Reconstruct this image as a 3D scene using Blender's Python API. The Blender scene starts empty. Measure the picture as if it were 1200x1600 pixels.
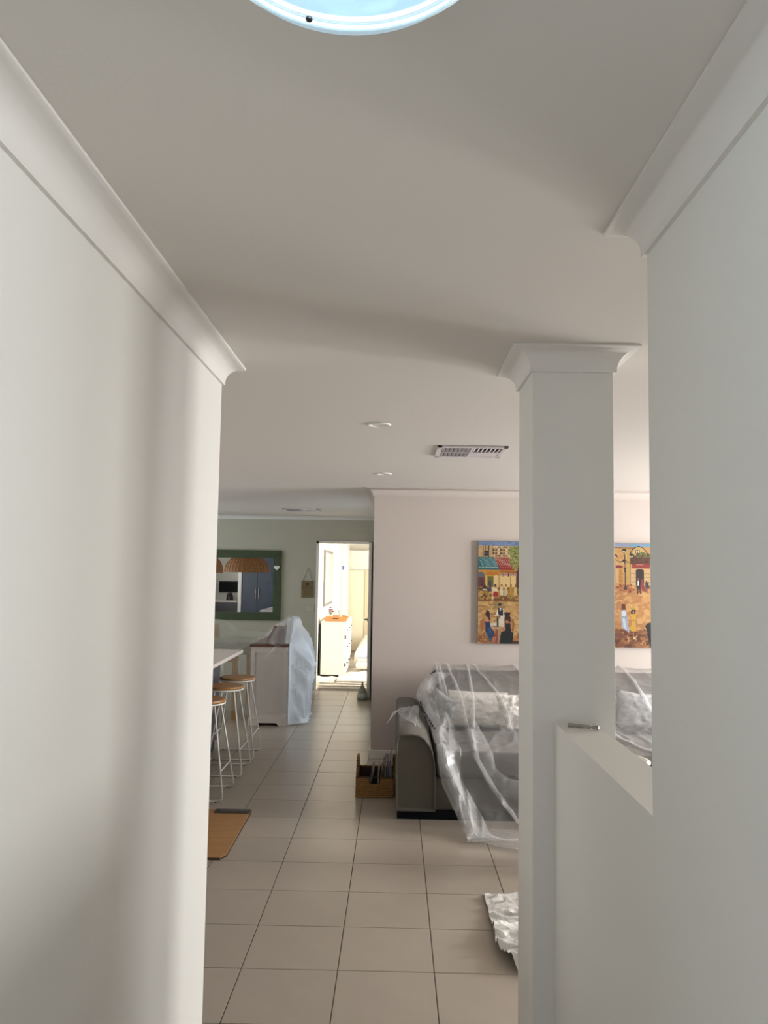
import bpy, bmesh, math, random
from mathutils import Vector, Matrix, noise
random.seed(7)
C = bpy.context.scene.collection
S = bpy.context.scene

# ------------------------------------------------------------------ camera
F, YAW, PITCH, ROLL, H = 1231.87, -1.57727882e-02, 7.47551112e-02, 1.52162008e-02, 1.651
cam = bpy.data.cameras.new('camera'); cam_ob = bpy.data.objects.new('camera', cam); C.objects.link(cam_ob)
fw = Vector((math.sin(YAW)*math.cos(PITCH), math.cos(YAW)*math.cos(PITCH), math.sin(PITCH)))
rt = Vector((math.cos(YAW), -math.sin(YAW), 0)); up = rt.cross(fw)
rr = math.cos(ROLL)*rt + math.sin(ROLL)*up; uu = -math.sin(ROLL)*rt + math.cos(ROLL)*up
M = Matrix.Identity(4)
for i in range(3):
    M[i][0] = rr[i]; M[i][1] = uu[i]; M[i][2] = -fw[i]
M[0][3], M[1][3], M[2][3] = 0, 0, H
cam_ob.matrix_world = M
cam.sensor_fit = 'VERTICAL'; cam.sensor_height = 36; cam.lens = 36*F/1600; cam.clip_start = 0.02
S.camera = cam_ob

# ------------------------------------------------------------------ world, daylight, exposure
w = bpy.data.worlds.new('sky'); S.world = w; w.use_nodes = True
w.node_tree.nodes['Background'].inputs[0].default_value = (.75, .87, 1, 1)
w.node_tree.nodes['Background'].inputs[1].default_value = 1.0
S.view_settings.view_transform = 'Standard'; S.view_settings.look = 'None'
S.view_settings.exposure = 0.0; S.view_settings.gamma = 1; S.view_settings.use_curve_mapping = False
S.cycles.max_bounces = 12; S.cycles.diffuse_bounces = 7; S.cycles.transparent_max_bounces = 16
S.cycles.use_denoising = True
S.cycles.sample_clamp_indirect = 6

def daylight(name, loc, direction, sx, sy, power, col):
    l = bpy.data.lights.new(name, 'AREA'); l.shape = 'RECTANGLE'; l.size = sx; l.size_y = sy
    l.energy = power; l.color = col
    o = bpy.data.objects.new(name, l); C.objects.link(o); o.location = loc
    d = Vector(direction); o.rotation_euler = d.to_track_quat('-Z', 'Y').to_euler()
    return o
# daylight through the glazing of the house (the side room and passage ones are added fill lamps)
daylight('daylight_living_window', (4.83, 4.66, 1.56), (-1, 0, 0), .80, 1.05, 180, (1, .99, .97))
daylight('daylight_living_doors', (4.83, 6.2, 1.08), (-1, 0, 0), 1.3, 2.05, 150, (.97, .98, 1))
daylight('fill_side_room', (-.72, -.5, 1.05), (1, 0, 0), .75, 1.9, 12, (.93, .97, 1))  # added lamp that brightens the right hallway wall, no known window there
daylight('daylight_living_front', (2.9, -1.48, 1.3), (0, 1, 0), 2.3, 1.3, 8, (.88, .95, 1))
daylight('daylight_entry', (-.06, -1.46, 1.15), (0, 1, 0),   .75, 2.0, 1.5, (.84, .93, 1))
daylight('daylight_kitchen', (-4.63, 5.6, 1.55), (1, 0, 0), 2.0, .9, 40, (1, .96, .9))
daylight('daylight_dining', (-4.63, 9.2, 1.15), (1, 0, 0), 2.0, 1.9, 42, (.88, .95, 1))
daylight('daylight_bedroom', (1.93, 12.65, 1.35), (-1, 0, 0), 2.4, 1.6, 165, (1, .97, .91))
daylight('fill_passage', (-.13, 8.75, 1.1), (-1, 0, 0), 1.3, 2.0, 9, (.80, .90, 1))  # added lamp that brightens the hanging sheet, no known window there

# ------------------------------------------------------------------ materials
def mat(name, col, rough=.6, metal=0, bump=0, bscale=50, var=0, vscale=4, spec=.5, emis=None, trans=None, coat=0, sheen=0):
    m = bpy.data.materials.new(name); m.use_nodes = True; nt = m.node_tree; b = nt.nodes['Principled BSDF']
    b.inputs['Base Color'].default_value = (*col, 1); b.inputs['Roughness'].default_value = rough
    b.inputs['Metallic'].default_value = metal; b.inputs['Specular IOR Level'].default_value = spec
    b.inputs['Coat Weight'].default_value = coat; b.inputs['Sheen Weight'].default_value = sheen
    tc = nt.nodes.new('ShaderNodeTexCoord')
    if var:
        n = nt.nodes.new('ShaderNodeTexNoise'); n.inputs['Scale'].default_value = vscale; n.inputs['Detail'].default_value = 5
        mp = nt.nodes.new('ShaderNodeMapRange'); mp.inputs['To Min'].default_value = 1-var; mp.inputs['To Max'].default_value = 1+var
        mx = nt.nodes.new('ShaderNodeVectorMath'); mx.operation = 'SCALE'; mx.inputs[0].default_value = col
        nt.links.new(tc.outputs['Object'], n.inputs['Vector']); nt.links.new(n.outputs['Fac'], mp.inputs['Value'])
        nt.links.new(mp.outputs['Result'], mx.inputs['Scale']); nt.links.new(mx.outputs['Vector'], b.inputs['Base Color'])
    if bump:
        n = nt.nodes.new('ShaderNodeTexNoise'); n.inputs['Scale'].default_value = bscale; n.inputs['Detail'].default_value = 4
        bp = nt.nodes.new('ShaderNodeBump'); bp.inputs['Strength'].default_value = bump; bp.inputs['Distance'].default_value = .01
        nt.links.new(tc.outputs['Object'], n.inputs['Vector']); nt.links.new(n.outputs['Fac'], bp.inputs['Height'])
        nt.links.new(bp.outputs['Normal'], b.inputs['Normal'])
    if emis:
        b.inputs['Emission Color'].default_value = (*emis[:3], 1); b.inputs['Emission Strength'].default_value = emis[3]
    return m

def plastic(name, opacity=.35, col=(.9, .92, .93), rough=.25, gloss=.18, bump=.5):
    m = bpy.data.materials.new(name); m.use_nodes = True; nt = m.node_tree; nt.nodes.clear()
    N = nt.nodes.new; L = nt.links.new
    out = N('ShaderNodeOutputMaterial'); tr = N('ShaderNodeBsdfTransparent'); tr.inputs[0].default_value = (.97, .97, .97, 1)
    df = N('ShaderNodeBsdfDiffuse'); df.inputs[0].default_value = (*col, 1)
    tl = N('ShaderNodeBsdfTranslucent'); tl.inputs[0].default_value = (*col, 1)
    gl = N('ShaderNodeBsdfGlossy'); gl.inputs['Roughness'].default_value = rough; gl.inputs[0].default_value = (1, 1, 1, 1)
    tc = N('ShaderNodeTexCoord'); nz = N('ShaderNodeTexNoise'); nz.inputs['Scale'].default_value = 14; nz.inputs['Detail'].default_value = 6
    nz.inputs['Distortion'].default_value = 1.2
    bp = N('ShaderNodeBump'); bp.inputs['Strength'].default_value = bump; bp.inputs['Distance'].default_value = .012
    L(tc.outputs['Object'], nz.inputs['Vector']); L(nz.outputs['Fac'], bp.inputs['Height'])
    for s in (df, tl, gl): L(bp.outputs['Normal'], s.inputs['Normal'])
    m1 = N('ShaderNodeMixShader'); m1.inputs[0].default_value = .45; L(df.outputs[0], m1.inputs[1]); L(tl.outputs[0], m1.inputs[2])
    m2 = N('ShaderNodeMixShader'); m2.inputs[0].default_value = gloss; L(m1.outputs[0], m2.inputs[1]); L(gl.outputs[0], m2.inputs[2])
    lw = N('ShaderNodeLayerWeight'); lw.inputs['Blend'].default_value = .3; L(bp.outputs['Normal'], lw.inputs['Normal'])
    mr = N('ShaderNodeMapRange'); mr.inputs['To Min'].default_value = opacity; mr.inputs['To Max'].default_value = min(1, opacity+.5)
    L(lw.outputs['Facing'], mr.inputs['Value'])
    m3 = N('ShaderNodeMixShader'); L(mr.outputs[0], m3.inputs[0]); L(tr.outputs[0], m3.inputs[1]); L(m2.outputs[0], m3.inputs[2])
    L(m3.outputs[0], out.inputs['Surface'])
    return m

def wood(name, c1, c2, scale=6, rough=.45, axis=(1, 12, 12)):
    m = bpy.data.materials.new(name); m.use_nodes = True; nt = m.node_tree; b = nt.nodes['Principled BSDF']; N = nt.nodes.new; L = nt.links.new
    tc = N('ShaderNodeTexCoord'); mp = N('ShaderNodeMapping'); mp.inputs['Scale'].default_value = axis
    n = N('ShaderNodeTexNoise'); n.inputs['Scale'].default_value = scale; n.inputs['Detail'].default_value = 6; n.inputs['Distortion'].default_value = .6
    cr = N('ShaderNodeValToRGB'); cr.color_ramp.elements[0].color = (*c1, 1); cr.color_ramp.elements[1].color = (*c2, 1)
    cr.color_ramp.elements[0].position = .3; cr.color_ramp.elements[1].position = .7
    L(tc.outputs['Object'], mp.inputs[0]); L(mp.outputs[0], n.inputs['Vector']); L(n.outputs['Fac'], cr.inputs[0]); L(cr.outputs[0], b.inputs['Base Color'])
    b.inputs['Roughness'].default_value = rough
    return m

def colour_attr(name, rough=.5):
    m = bpy.data.materials.new(name); m.use_nodes = True; nt = m.node_tree; b = nt.nodes['Principled BSDF']
    a = nt.nodes.new('ShaderNodeVertexColor'); a.layer_name = 'paint'
    nt.links.new(a.outputs['Color'], b.inputs['Base Color']); b.inputs['Roughness'].default_value = rough
    return m

M_ = {}
M_['wall'] = mat('wall_paint', (.70, .69, .655), .55, bump=.04, bscale=160, spec=.35)
M_['wall_living'] = mat('living_wall_paint', (.53, .465, .425), .6, bump=.04, bscale=160, spec=.3)  # same paint as the hall, warm light put into its colour
M_['wall_kitchen'] = mat('kitchen_wall_paint', (.47, .46, .375), .6, bump=.04, bscale=160, spec=.3)  # same paint as the hall, dim greenish light put into its colour
M_['wall_bedroom'] = mat('bedroom_wall_paint', (.82, .79, .71), .6, bump=.04, bscale=160, spec=.3)
M_['ceiling'] = mat('ceiling_paint', (.645, .61, .57), .8, bump=.03, bscale=120, spec=.2)  # some warmth of the room light is mixed into this colour
M_['cornice'] = mat('cornice_paint', (.70, .68, .65), .6, spec=.3)
M_['trim'] = mat('trim_gloss_white', (.78, .76, .71), .35)
M_['grout'] = mat('dark_grout', (.055, .042, .034), .9)
M_['white'] = mat('white_paint', (.82, .82, .80), .4)
M_['offwhite'] = mat('warm_white', (.66, .61, .57), .5)
M_['black'] = mat('black_plastic', (.012, .012, .015), .4)
M_['whitemetal'] = mat('white_powdercoat', (.78, .77, .72), .4)
M_['steel'] = mat('brushed_steel', (.35, .33, .31), .3, metal=1)
M_['seatwood'] = wood('bamboo_seat', (.28, .13, .04), (.40, .20, .065), 5, .4)
M_['darkcab'] = mat('slate_cabinet', (.055, .055, .065), .35)
M_['navy'] = mat('blue_grey_cabinet', (.045, .058, .088), .3)
M_['stone'] = mat('pale_stone_benchtop', (.66, .60, .57), .25, var=.05, vscale=30)
M_['green'] = wood('green_painted_frame', (.036, .058, .022), (.050, .078, .032), 8, .6, (1, 6, 6))
M_['mirror'] = mat('mirror_glass', (.9, .92, .92), .01, metal=1)
M_['rattan'] = mat('woven_rattan', (.32, .145, .045), .6, bump=1, bscale=70, var=.5, vscale=60)
M_['sofa'] = mat('grey_brown_sofa_fabric', (.095, .085, .065), .85, bump=.25, bscale=500, var=.06, vscale=60, spec=.25, sheen=.15)
M_['sofa_dark'] = mat('sofa_seat_fabric', (.10, .093, .084), .9, bump=.25, bscale=500, spec=.2)
M_['plinth'] = mat('dark_plinth', (.006, .007, .010), .8, spec=.1)
M_['cream'] = mat('cream_fluffy_fabric', (.95, .91, .86), .95, bump=1, bscale=40, sheen=.4)
M_['cushgrey'] = mat('grey_cushion_fabric', (.42, .42, .43), .9, bump=.5, bscale=120, var=.35, vscale=45)
M_['basket'] = mat('seagrass', (.36, .19, .06), .85, bump=1, bscale=90, var=.45, vscale=70)
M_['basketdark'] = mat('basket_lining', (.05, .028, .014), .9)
M_['toptimber'] = wood('dark_red_timber', (.10, .04, .025), (.16, .07, .045), 5, .4)
M_['legtimber'] = wood('honey_timber', (.36, .19, .07), (.46, .26, .10), 5, .5, (12, 12, 1))
M_['tray'] = wood('orange_timber', (.55, .24, .08), (.68, .33, .13), 5, .5)
M_['cloth'] = mat('canvas_drop_cloth', (.80, .75, .66), .9, bump=.6, bscale=60, var=.08, vscale=6)
M_['bluelinen'] = mat('pale_blue_linen', (.50, .53, .68), .9, bump=.4, bscale=60)
M_['vase'] = mat('grey_glaze', (.27, .25, .19), .45, var=.15, vscale=25)
M_['plaque'] = wood('aged_ply', (.15, .11, .045), (.20, .15, .07), 6, .7)
M_['plaqueink'] = mat('burnt_ink', (.045, .03, .012), .8)
M_['twine'] = mat('twine', (.20, .15, .09), .9)
M_['board'] = wood('brown_board', (.33, .16, .05), (.42, .22, .08), 3, .5)
M_['boardedge'] = mat('dark_board_edge', (.035, .018, .012), .6)
M_['silver'] = mat('crumpled_plastic_film', (.62, .60, .57), .24, bump=.8, bscale=35, coat=.5, var=.12, vscale=14)
M_['film'] = plastic('clear_drop_film', .20, (.72, .72, .72), .32, .16, .5)
M_['film2'] = plastic('clear_drop_film_fold', .13, (.84, .85, .87), .3, .2, .5)
M_['filmfar'] = plastic('clear_drop_film_dining', .30, (.66, .70, .62), .3, .14)
M_['filmwhite'] = plastic('milky_drop_film', .85, (.88, .93, .98), .3, .15)
M_['canvasedge'] = mat('canvas_edge', (.30, .28, .26), .8)
M_['paint'] = colour_attr('oil_paint', .45)

# tile: satin beige with a slight shade of its own per tile
def tile_mat():
    m = mat('beige_porcelain', (.375, .325, .27), .28, var=.07, vscale=7, spec=.5); nt = m.node_tree; b = nt.nodes['Principled BSDF']
    oi = nt.nodes.new('ShaderNodeObjectInfo'); mr = nt.nodes.new('ShaderNodeMapRange'); mr.inputs['To Min'].default_value = .95; mr.inputs['To Max'].default_value = 1.05
    src = b.inputs['Base Color'].links[0].from_socket
    sc = nt.nodes.new('ShaderNodeVectorMath'); sc.operation = 'SCALE'
    nt.links.new(oi.outputs['Random'], mr.inputs['Value']); nt.links.new(src, sc.inputs[0]); nt.links.new(mr.outputs[0], sc.inputs['Scale'])
    nt.links.new(sc.outputs[0], b.inputs['Base Color'])
    return m
M_['tile'] = tile_mat()

# ------------------------------------------------------------------ mesh helpers
class MB:
    def __init__(s): s.v = []; s.f = []
    def add(s, vs, fs):
        n = len(s.v); s.v += [tuple(v) for v in vs]; s.f += [tuple(i+n for i in f) for f in fs]; return s
    def box(s, x0, x1, y0, y1, z0, z1):
        return s.add([(x, y, z) for z in (z0, z1) for y in (y0, y1) for x in (x0, x1)],
                     [(0, 2, 3, 1), (4, 5, 7, 6), (0, 1, 5, 4), (2, 6, 7, 3), (0, 4, 6, 2), (1, 3, 7, 5)])
    def rbox(s, x0, x1, y0, y1, z0, z1, r, seg=3):
        bm = bmesh.new(); bmesh.ops.create_cube(bm, size=1)
        for v in bm.verts:
            v.co = Vector(((x0+x1)/2+v.co.x*(x1-x0), (y0+y1)/2+v.co.y*(y1-y0), (z0+z1)/2+v.co.z*(z1-z0)))
        bmesh.ops.bevel(bm, geom=bm.edges[:], offset=r, segments=seg, profile=.5, affect='EDGES')
        bm.verts.ensure_lookup_table()
        s.add([v.co[:] for v in bm.verts], [[v.index for v in f.verts] for f in bm.faces]); bm.free(); return s
    def tube(s, pts, r, n=8, closed=False, cap=True):
        pts = [Vector(p) for p in pts]; N = len(pts); rs = r if isinstance(r, (list, tuple)) else [r]*N
        base = len(s.v); prev = None
        for i, p in enumerate(pts):
            if closed: t = pts[(i+1) % N]-pts[i-1]
            else: t = pts[min(i+1, N-1)]-pts[max(i-1, 0)]
            t.normalize()
            a = (prev if prev is not None else (Vector((0, 0, 1)) if abs(t.z) < .9 else Vector((1, 0, 0))))
            a = (a-t*a.dot(t)); a.normalize(); prev = a; b = t.cross(a)
            for k in range(n):
                q = 2*math.pi*k/n; s.v.append(tuple(p+(a*math.cos(q)+b*math.sin(q))*rs[i]))
        for i in range(N if closed else N-1):
            for k in range(n):
                A = base+i*n; B = base+((i+1) % N)*n; s.f.append((A+k, A+(k+1) % n, B+(k+1) % n, B+k))
        if cap and not closed:
            s.f.append(tuple(base+k for k in range(n))[::-1]); s.f.append(tuple(base+(N-1)*n+k for k in range(n)))
        return s
    def lathe(s, prof, cx=0, cy=0, n=32, axis='z'):
        base = len(s.v)
        for r, z in prof:
            for k in range(n):
                a = 2*math.pi*k/n; s.v.append((cx+r*math.cos(a), cy+r*math.sin(a), z))
        for i in range(len(prof)-1):
            for k in range(n): s.f.append((base+i*n+k, base+i*n+(k+1) % n, base+(i+1)*n+(k+1) % n, base+(i+1)*n+k))
        for e, rev in ((0, True), (len(prof)-1, False)):
            if prof[e][0] > 1e-4:
                q = tuple(base+e*n+k for k in range(n)); s.f.append(q[::-1] if rev else q)
        return s
    def prism(s, poly, a0, a1, plane='xz'):
        n = len(poly)
        def P(p, a): return {'xz': (p[0], a, p[1]), 'xy': (p[0], p[1], a), 'yz': (a, p[0], p[1])}[plane]
        vs = [P(p, a0) for p in poly]+[P(p, a1) for p in poly]
        return s.add(vs, [tuple(range(n)), tuple(range(2*n-1, n-1, -1))]+[(i, (i+1) % n, n+(i+1) % n, n+i)[::-1] for i in range(n)])
    def grid(s, nu, nv, fn):
        base = len(s.v)
        for j in range(nv+1):
            for i in range(nu+1): s.v.append(tuple(fn(i/nu, j/nv)))
        for j in range(nv):
            for i in range(nu):
                a = base+j*(nu+1)+i; s.f.append((a, a+1, a+nu+2, a+nu+1))
        return s
    def build(s, name, m, parent=None, smooth=False, bevel=0):
        o = Vector((0, 0, 0)) if parent is None else world_loc(parent)
        me = bpy.data.meshes.new(name); me.from_pydata([tuple(Vector(v)-o) for v in s.v], [], s.f); me.update()
        bm = bmesh.new(); bm.from_mesh(me); bmesh.ops.recalc_face_normals(bm, faces=bm.faces); bm.to_mesh(me); bm.free()
        if smooth:
            me.polygons.foreach_set('use_smooth', [True]*len(me.polygons))
            if smooth == 'auto':
                try: me.set_sharp_from_angle(angle=math.radians(40))
                except Exception: pass
        me.materials.append(m if not isinstance(m, str) else M_[m])
        ob = bpy.data.objects.new(name, me); C.objects.link(ob)
        if parent is not None: ob.parent = parent
        else:
            # put the origin at the base of the object
            xs = [v[0] for v in s.v]; ys = [v[1] for v in s.v]; zs = [v[2] for v in s.v]
            c = Vector(((min(xs)+max(xs))/2, (min(ys)+max(ys))/2, min(zs)))
            me.transform(Matrix.Translation(-c)); ob.location = c
        if bevel:
            b = ob.modifiers.new('bevel', 'BEVEL'); b.width = bevel; b.segments = 2; b.limit_method = 'ANGLE'
        return ob
def world_loc(o):
    l = Vector(o.location); p = o.parent
    while p is not None: l += Vector(p.location); p = p.parent
    return l
def thing(name, loc, label, cat, group=None):
    o = bpy.data.objects.new(name, None); C.objects.link(o); o.location = loc; o.empty_display_size = .1
    return tag(o, label, cat, group)
def tag(o, label, cat, group=None, kind=None):
    o['label'] = label; o['category'] = cat
    if group: o['group'] = group
    if kind: o['kind'] = kind
    return o
def struct(o, label=None):
    o['kind'] = 'structure'
    if label: o['label'] = label
    o['category'] = ' '.join(w_ for w_ in o.name.split('.')[0].split('_')[:1])
    return o
def copy_tree(o, parent=None):
    c = o.copy(); C.objects.link(c)
    if parent is not None: c.parent = parent
    for ch in list(o.children): copy_tree(ch, c)
    return c
def nz(x, y, z=0, s=1): return noise.noise(Vector((x*s, y*s, z*s)))
def ridge(x, y, z=0): return 1-abs(noise.noise(Vector((x, y, z))))*2
def smooth(t): t = max(0, min(1, t)); return t*t*(3-2*t)
def interp(tab, t):
    for (a, va), (b, vb) in zip(tab, tab[1:]):
        if t <= b:
            k = (t-a)/(b-a) if b > a else 0; k = max(0, k); return va+(vb-va)*k
    return tab[-1][1]

# ================================================================== STRUCTURE
CZ = 2.40
XL, XR = -.645, .52          # hallway wall faces
X0, Y0, T = -.617115611, 3.39328422, .4
# ---- floor: grout bed with tiles standing 2 mm proud
floor = struct(MB().box(-4.6, 4.8, -1.5, 11.02, -.12, -.0025).build('floor', 'grout'), 'beige square tiled floor with dark grout joints')
def tile_mb(x, y, sx=.3960, sy=.3960):
    b = .0012
    x0, x1, y0, y1 = x, x+sx, y, y+sy
    vs = [(x0, y0, -.01), (x1, y0, -.01), (x1, y1, -.01), (x0, y1, -.01), (x0, y0, -b), (x1, y0, -b), (x1, y1, -b), (x0, y1, -b),
          (x0+b, y0+b, 0), (x1-b, y0+b, 0), (x1-b, y1-b, 0), (x0+b, y1-b, 0)]
    fs = [(0, 1, 5, 4), (1, 2, 6, 5), (2, 3, 7, 6), (3, 0, 4, 7), (4, 5, 9, 8), (5, 6, 10, 9), (6, 7, 11, 10), (7, 4, 8, 11), (8, 9, 10, 11)]
    return vs, fs
tile_me = None; rest = MB()
fl = world_loc(floor)
for j in range(-13, 19):
    for i in range(-11, 14):
        x, y = X0+T*i+.0020, Y0+T*j+.0020
        if x < -4.6 or x+.4 > 4.8 or y < -1.5: continue
        far_left = -1.3-.21*(y-2)
        vis = j >= -2 and x+.4 > far_left-.35 and x < (1.3 if y < 7 else -.19) and not (y > 7.05 and x > -.25)
        if y > 7.2 and x > -.1: continue
        if vis:
            if tile_me is None:
                mb = MB().add(*tile_mb(0, 0)); ob = mb.build('tile', 'tile', None)
                tile_me = ob.data
                tile_me.transform(Matrix.Translation(Vector(ob.location)-Vector((0, 0, 0)))); 
            else:
                ob = bpy.data.objects.new('tile', tile_me); C.objects.link(ob)
            ob.parent = floor; ob.location = (x-fl.x, y-fl.y, -fl.z+random.uniform(-.0003, .0003))
        else:
            rest.add(*tile_mb(x, y))
ro = rest.build('tile_field', 'tile', floor); ro['kind'] = 'stuff'
struct(MB().box(-1.3, 2.0, 11.0, 16.6, -.12, -.004).build('floor_bedroom', mat('carpet', (.55, .5, .42), .95, bump=.6, bscale=300)), 'pale carpeted bedroom floor')
# ---- ceiling
struct(MB().box(-4.7, 4.9, -1.6, 16.6, CZ, CZ+.12).build('ceiling', 'ceiling'), 'flat painted plaster ceiling')
# ---- walls
struct(MB().box(XL-.11, XL, -1.5, -.9, 0, CZ).box(XL-.11, XL, -.1, 2.832, 0, CZ).box(XL-.11, XL, -.9, -.1, 2.04, CZ).build('wall_left', 'wall'), 'white hallway wall on the left')  # side gap near the camera is cut for the added fill lamp
struct(MB().box(XR, .65, -1.5, 1.622, 0, CZ).build('wall_right', 'wall'), 'white hallway wall on the right')
struct(MB().box(XR, .648, 1.622, 2.60, 0, 1.172).build('wall_half', 'wall'), 'low half wall between the right wall and the column')
struct(MB().box(.449, .717, 2.60, 2.888, 0, CZ).build('column', 'wall', bevel=.003), 'square white plaster column at end of half wall')
YP = 7.10
struct(MB().box(-.20, 4.8, YP, YP+.1, 0, CZ).build('wall_back', 'wall_living'), 'living room wall behind the sofa, warm light tinted into its colour')
DL, DR, DH = -1.085, -.352, 2.035
struct(MB().box(-4.6, DL, 11.0, 11.1, 0, CZ).box(DR, -.10, 11.0, 11.1, 0, CZ).box(DL, DR, 11.0, 11.1, DH, CZ).build('wall_far', 'wall_kitchen'), 'kitchen wall with the far doorway, dim greenish light tinted into its colour')
struct(MB().box(-4.6, XL-.11, 2.72, 2.82, 0, CZ).build('wall_kitchen', 'wall'), 'pale kitchen wall seen in the mirror')
def holed(xa, xb, ya, yb, holes, name, along='y', m='wall'):
    mb = MB(); a, b = (ya, yb) if along == 'y' else (xa, xb); cur = a
    def bx(p, q, z0, z1):
        if q > p and z1 > z0: mb.box(xa, xb, p, q, z0, z1) if along == 'y' else mb.box(p, q, ya, yb, z0, z1)
    for (p, q, z0, z1) in holes:
        bx(cur, p, 0, CZ); bx(p, q, 0, z0); bx(p, q, z1, CZ); cur = q
    bx(cur, b, 0, CZ); return struct(mb.build(name, m))
holed(-.20, -.10, YP+.1, 11.0, [(8.05, 9.45, .05, 2.12)], 'wall_passage', 'y', 'wall_kitchen')  # opening is invented for the added passage lamp
holed(4.8, 4.9, -1.5, 7.2, [(4.22, 5.10, 1.0, 2.12), (5.52, 6.88, .03, 2.12)], 'wall_living_side')
holed(-.645, 4.9, -1.6, -1.5, [(-.45, .33, .12, 2.18), (1.7, 4.1, .62, 1.98)], 'wall_front', 'x')
holed(-4.7, -4.6, 2.72, 11.1, [(4.55, 6.65, 1.07, 2.03), (8.15, 10.25, .17, 2.13)], 'wall_kitchen_side')
def window(n, o, ax, a0, a1, z0, z1, mull):
    """frame: fixed coordinate o on axis ax"""
    mb = MB(); t = .035
    def bx(p, q, zz0, zz1):
        mb.box(o-.03, o+.03, p, q, zz0, zz1) if ax == 'x' else mb.box(p, q, o-.03, o+.03, zz0, zz1)
    bx(a0, a0+t, z0, z1); bx(a1-t, a1, z0, z1); bx(a0, a1, z0, z0+t); bx(a0, a1, z1-t, z1)
    for k in range(1, mull+1):
        c = a0+(a1-a0)*k/(mull+1); bx(c-.025, c+.025, z0, z1)
    struct(mb.build('window_%d' % n, 'white'))
window(1, 4.77, 'x', 5.52, 6.88, .03, 2.12, 0)
window(6, 4.77, 'x', 4.22, 5.10, 1.0, 2.12, 0)
window(2, -1.46, 'y', 1.7, 4.1, .62, 1.98, 2)
window(3, -4.57, 'x', 4.55, 6.65, 1.07, 2.03, 1)
window(5, -.13, 'x', 8.05, 9.45, .05, 2.12, 1)  # invented window frame around the added passage lamp
window(4, -4.57, 'x', 8.15, 10.25, .17, 2.13, 1)
# bedroom beyond the doorway
struct(MB().box(-1.30, -1.20, 11.1, 15.1, 0, CZ).build('wall_bedroom_left', 'wall_bedroom'), 'bright bedroom wall beyond the doorway')
struct(MB().box(-1.30, 2.0, 16.4, 16.5, 0, CZ).box(-1.3, -1.02, 15.1, 16.4, 0, CZ).build('wall_bedroom_back', 'wall_bedroom'), 'cream bedroom wall at the back')
holed(2.0, 2.1, 11.1, 16.5, [(11.4, 13.9, .5, 2.2)], 'wall_bedroom_right', 'y', 'wall_bedroom')
struct(MB().box(-.10, 2.0, 11.0, 11.1, 0, CZ).build('wall_bedroom_near', 'wall_bedroom'))
struct(MB().box(-1.02, 2.0, 15.6, 15.66, 0, .02).box(-1.03, -.93, 15.09, 15.9, 0, 2.4).build('trim_4', 'trim'))
# ---- cornices
COVE = [(0, 0), (.073, 0), (.073, -.007)]+[(.069-.059*math.sin(t), -.009-.062*(1-math.cos(t))) for t in [math.pi/2*k/10 for k in range(11)]]+[(.010, -.078), (0, -.078)]
def cornice(name, path, closed=False, prof=COVE, m='cornice', label=None):
    """path: wall line in plan, room on the right-hand side of travel"""
    P = [Vector(p) for p in path]; N = len(P); offs = []
    for i in range(N):
        ns = []
        for a, b in ((i-1, i), (i, i+1)):
            if not closed and (a < 0 or b >= N): continue
            d = (P[b % N]-P[a % N]).normalized(); ns.append(Vector((d.y, -d.x)))
        n = sum(ns, Vector((0, 0)))/len(ns); n = n/(n.length**2) if len(ns) == 2 else n; offs.append(n)
    mb = MB(); K = len(prof)
    for p, n in zip(P, offs):
        for d, h in prof: mb.v.append((p.x+n.x*d, p.y+n.y*d, CZ+h-.0005))
    for i in range(N if closed else N-1):
        for k in range(K): a = i*K; b = ((i+1) % N)*K; mb.f.append((a+k, a+(k+1) % K, b+(k+1) % K, b+k))
    if not closed: mb.f += [tuple(range(K)), tuple((N-1)*K+k for k in range(K))[::-1]]
    o = mb.build(name, m, None, smooth='auto'); o['kind'] = 'structure'; o['category'] = 'cornice'
    if label: o['label'] = label
    return o
cornice('cornice_left', [(XL, -1.5), (XL, 2.832), (XL-.11, 2.832), (XL-.11, 2.82), (-4.6, 2.82)], label='coved cornice along the left hallway wall')
cornice('cornice_right', [(.65, -1.5), (.65, 1.622), (XR, 1.622), (XR, -1.5)], label='coved cornice along the right hallway wall')
cornice('cornice_column', [(.449, 2.60), (.449, 2.888), (.717, 2.888), (.717, 2.60)][::-1], True, label='coved cornice round the top of the column')
FARP = [(d, h*.62) for d, h in COVE]
M_['cornice_living'] = mat('cornice_living_paint', (.55, .49, .45), .7, spec=.2)
cornice('cornice_back', [(-.20, 11.0), (-.20, YP), (4.8, YP)], m='cornice_living', label='coved cornice above the living room wall')
cornice('cornice_far', [(-4.6, 11.0), (-.20, 11.0)], prof=FARP, label='coved cornice above the far doorway wall')
cornice('cornice_bedroom', [(-1.2, 11.1), (-1.2, 15.1)])
cornice('cornice_bedroom_back', [(-1.02, 16.4), (2.0, 16.4)])
# ---- skirting
def skirt(name, x0, x1, y0, y1, h=.075): struct(MB().box(x0, x1, y0, y1, 0, h).build(name, 'trim', bevel=.003))
skirt('baseboard_back', -.212, 4.8, YP-.012, YP)
struct(MB().box(-.212, -.20, YP, 8.04, 0, .075).build('baseboard_passage', 'trim'))
skirt('baseboard_far', -4.6, DL-.03, 10.988, 11.0)
skirt('baseboard_left', XL, XL+.012, -.1, 2.842)
skirt('baseboard_right', XR-.012, XR, -1.5, 2.6)
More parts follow.
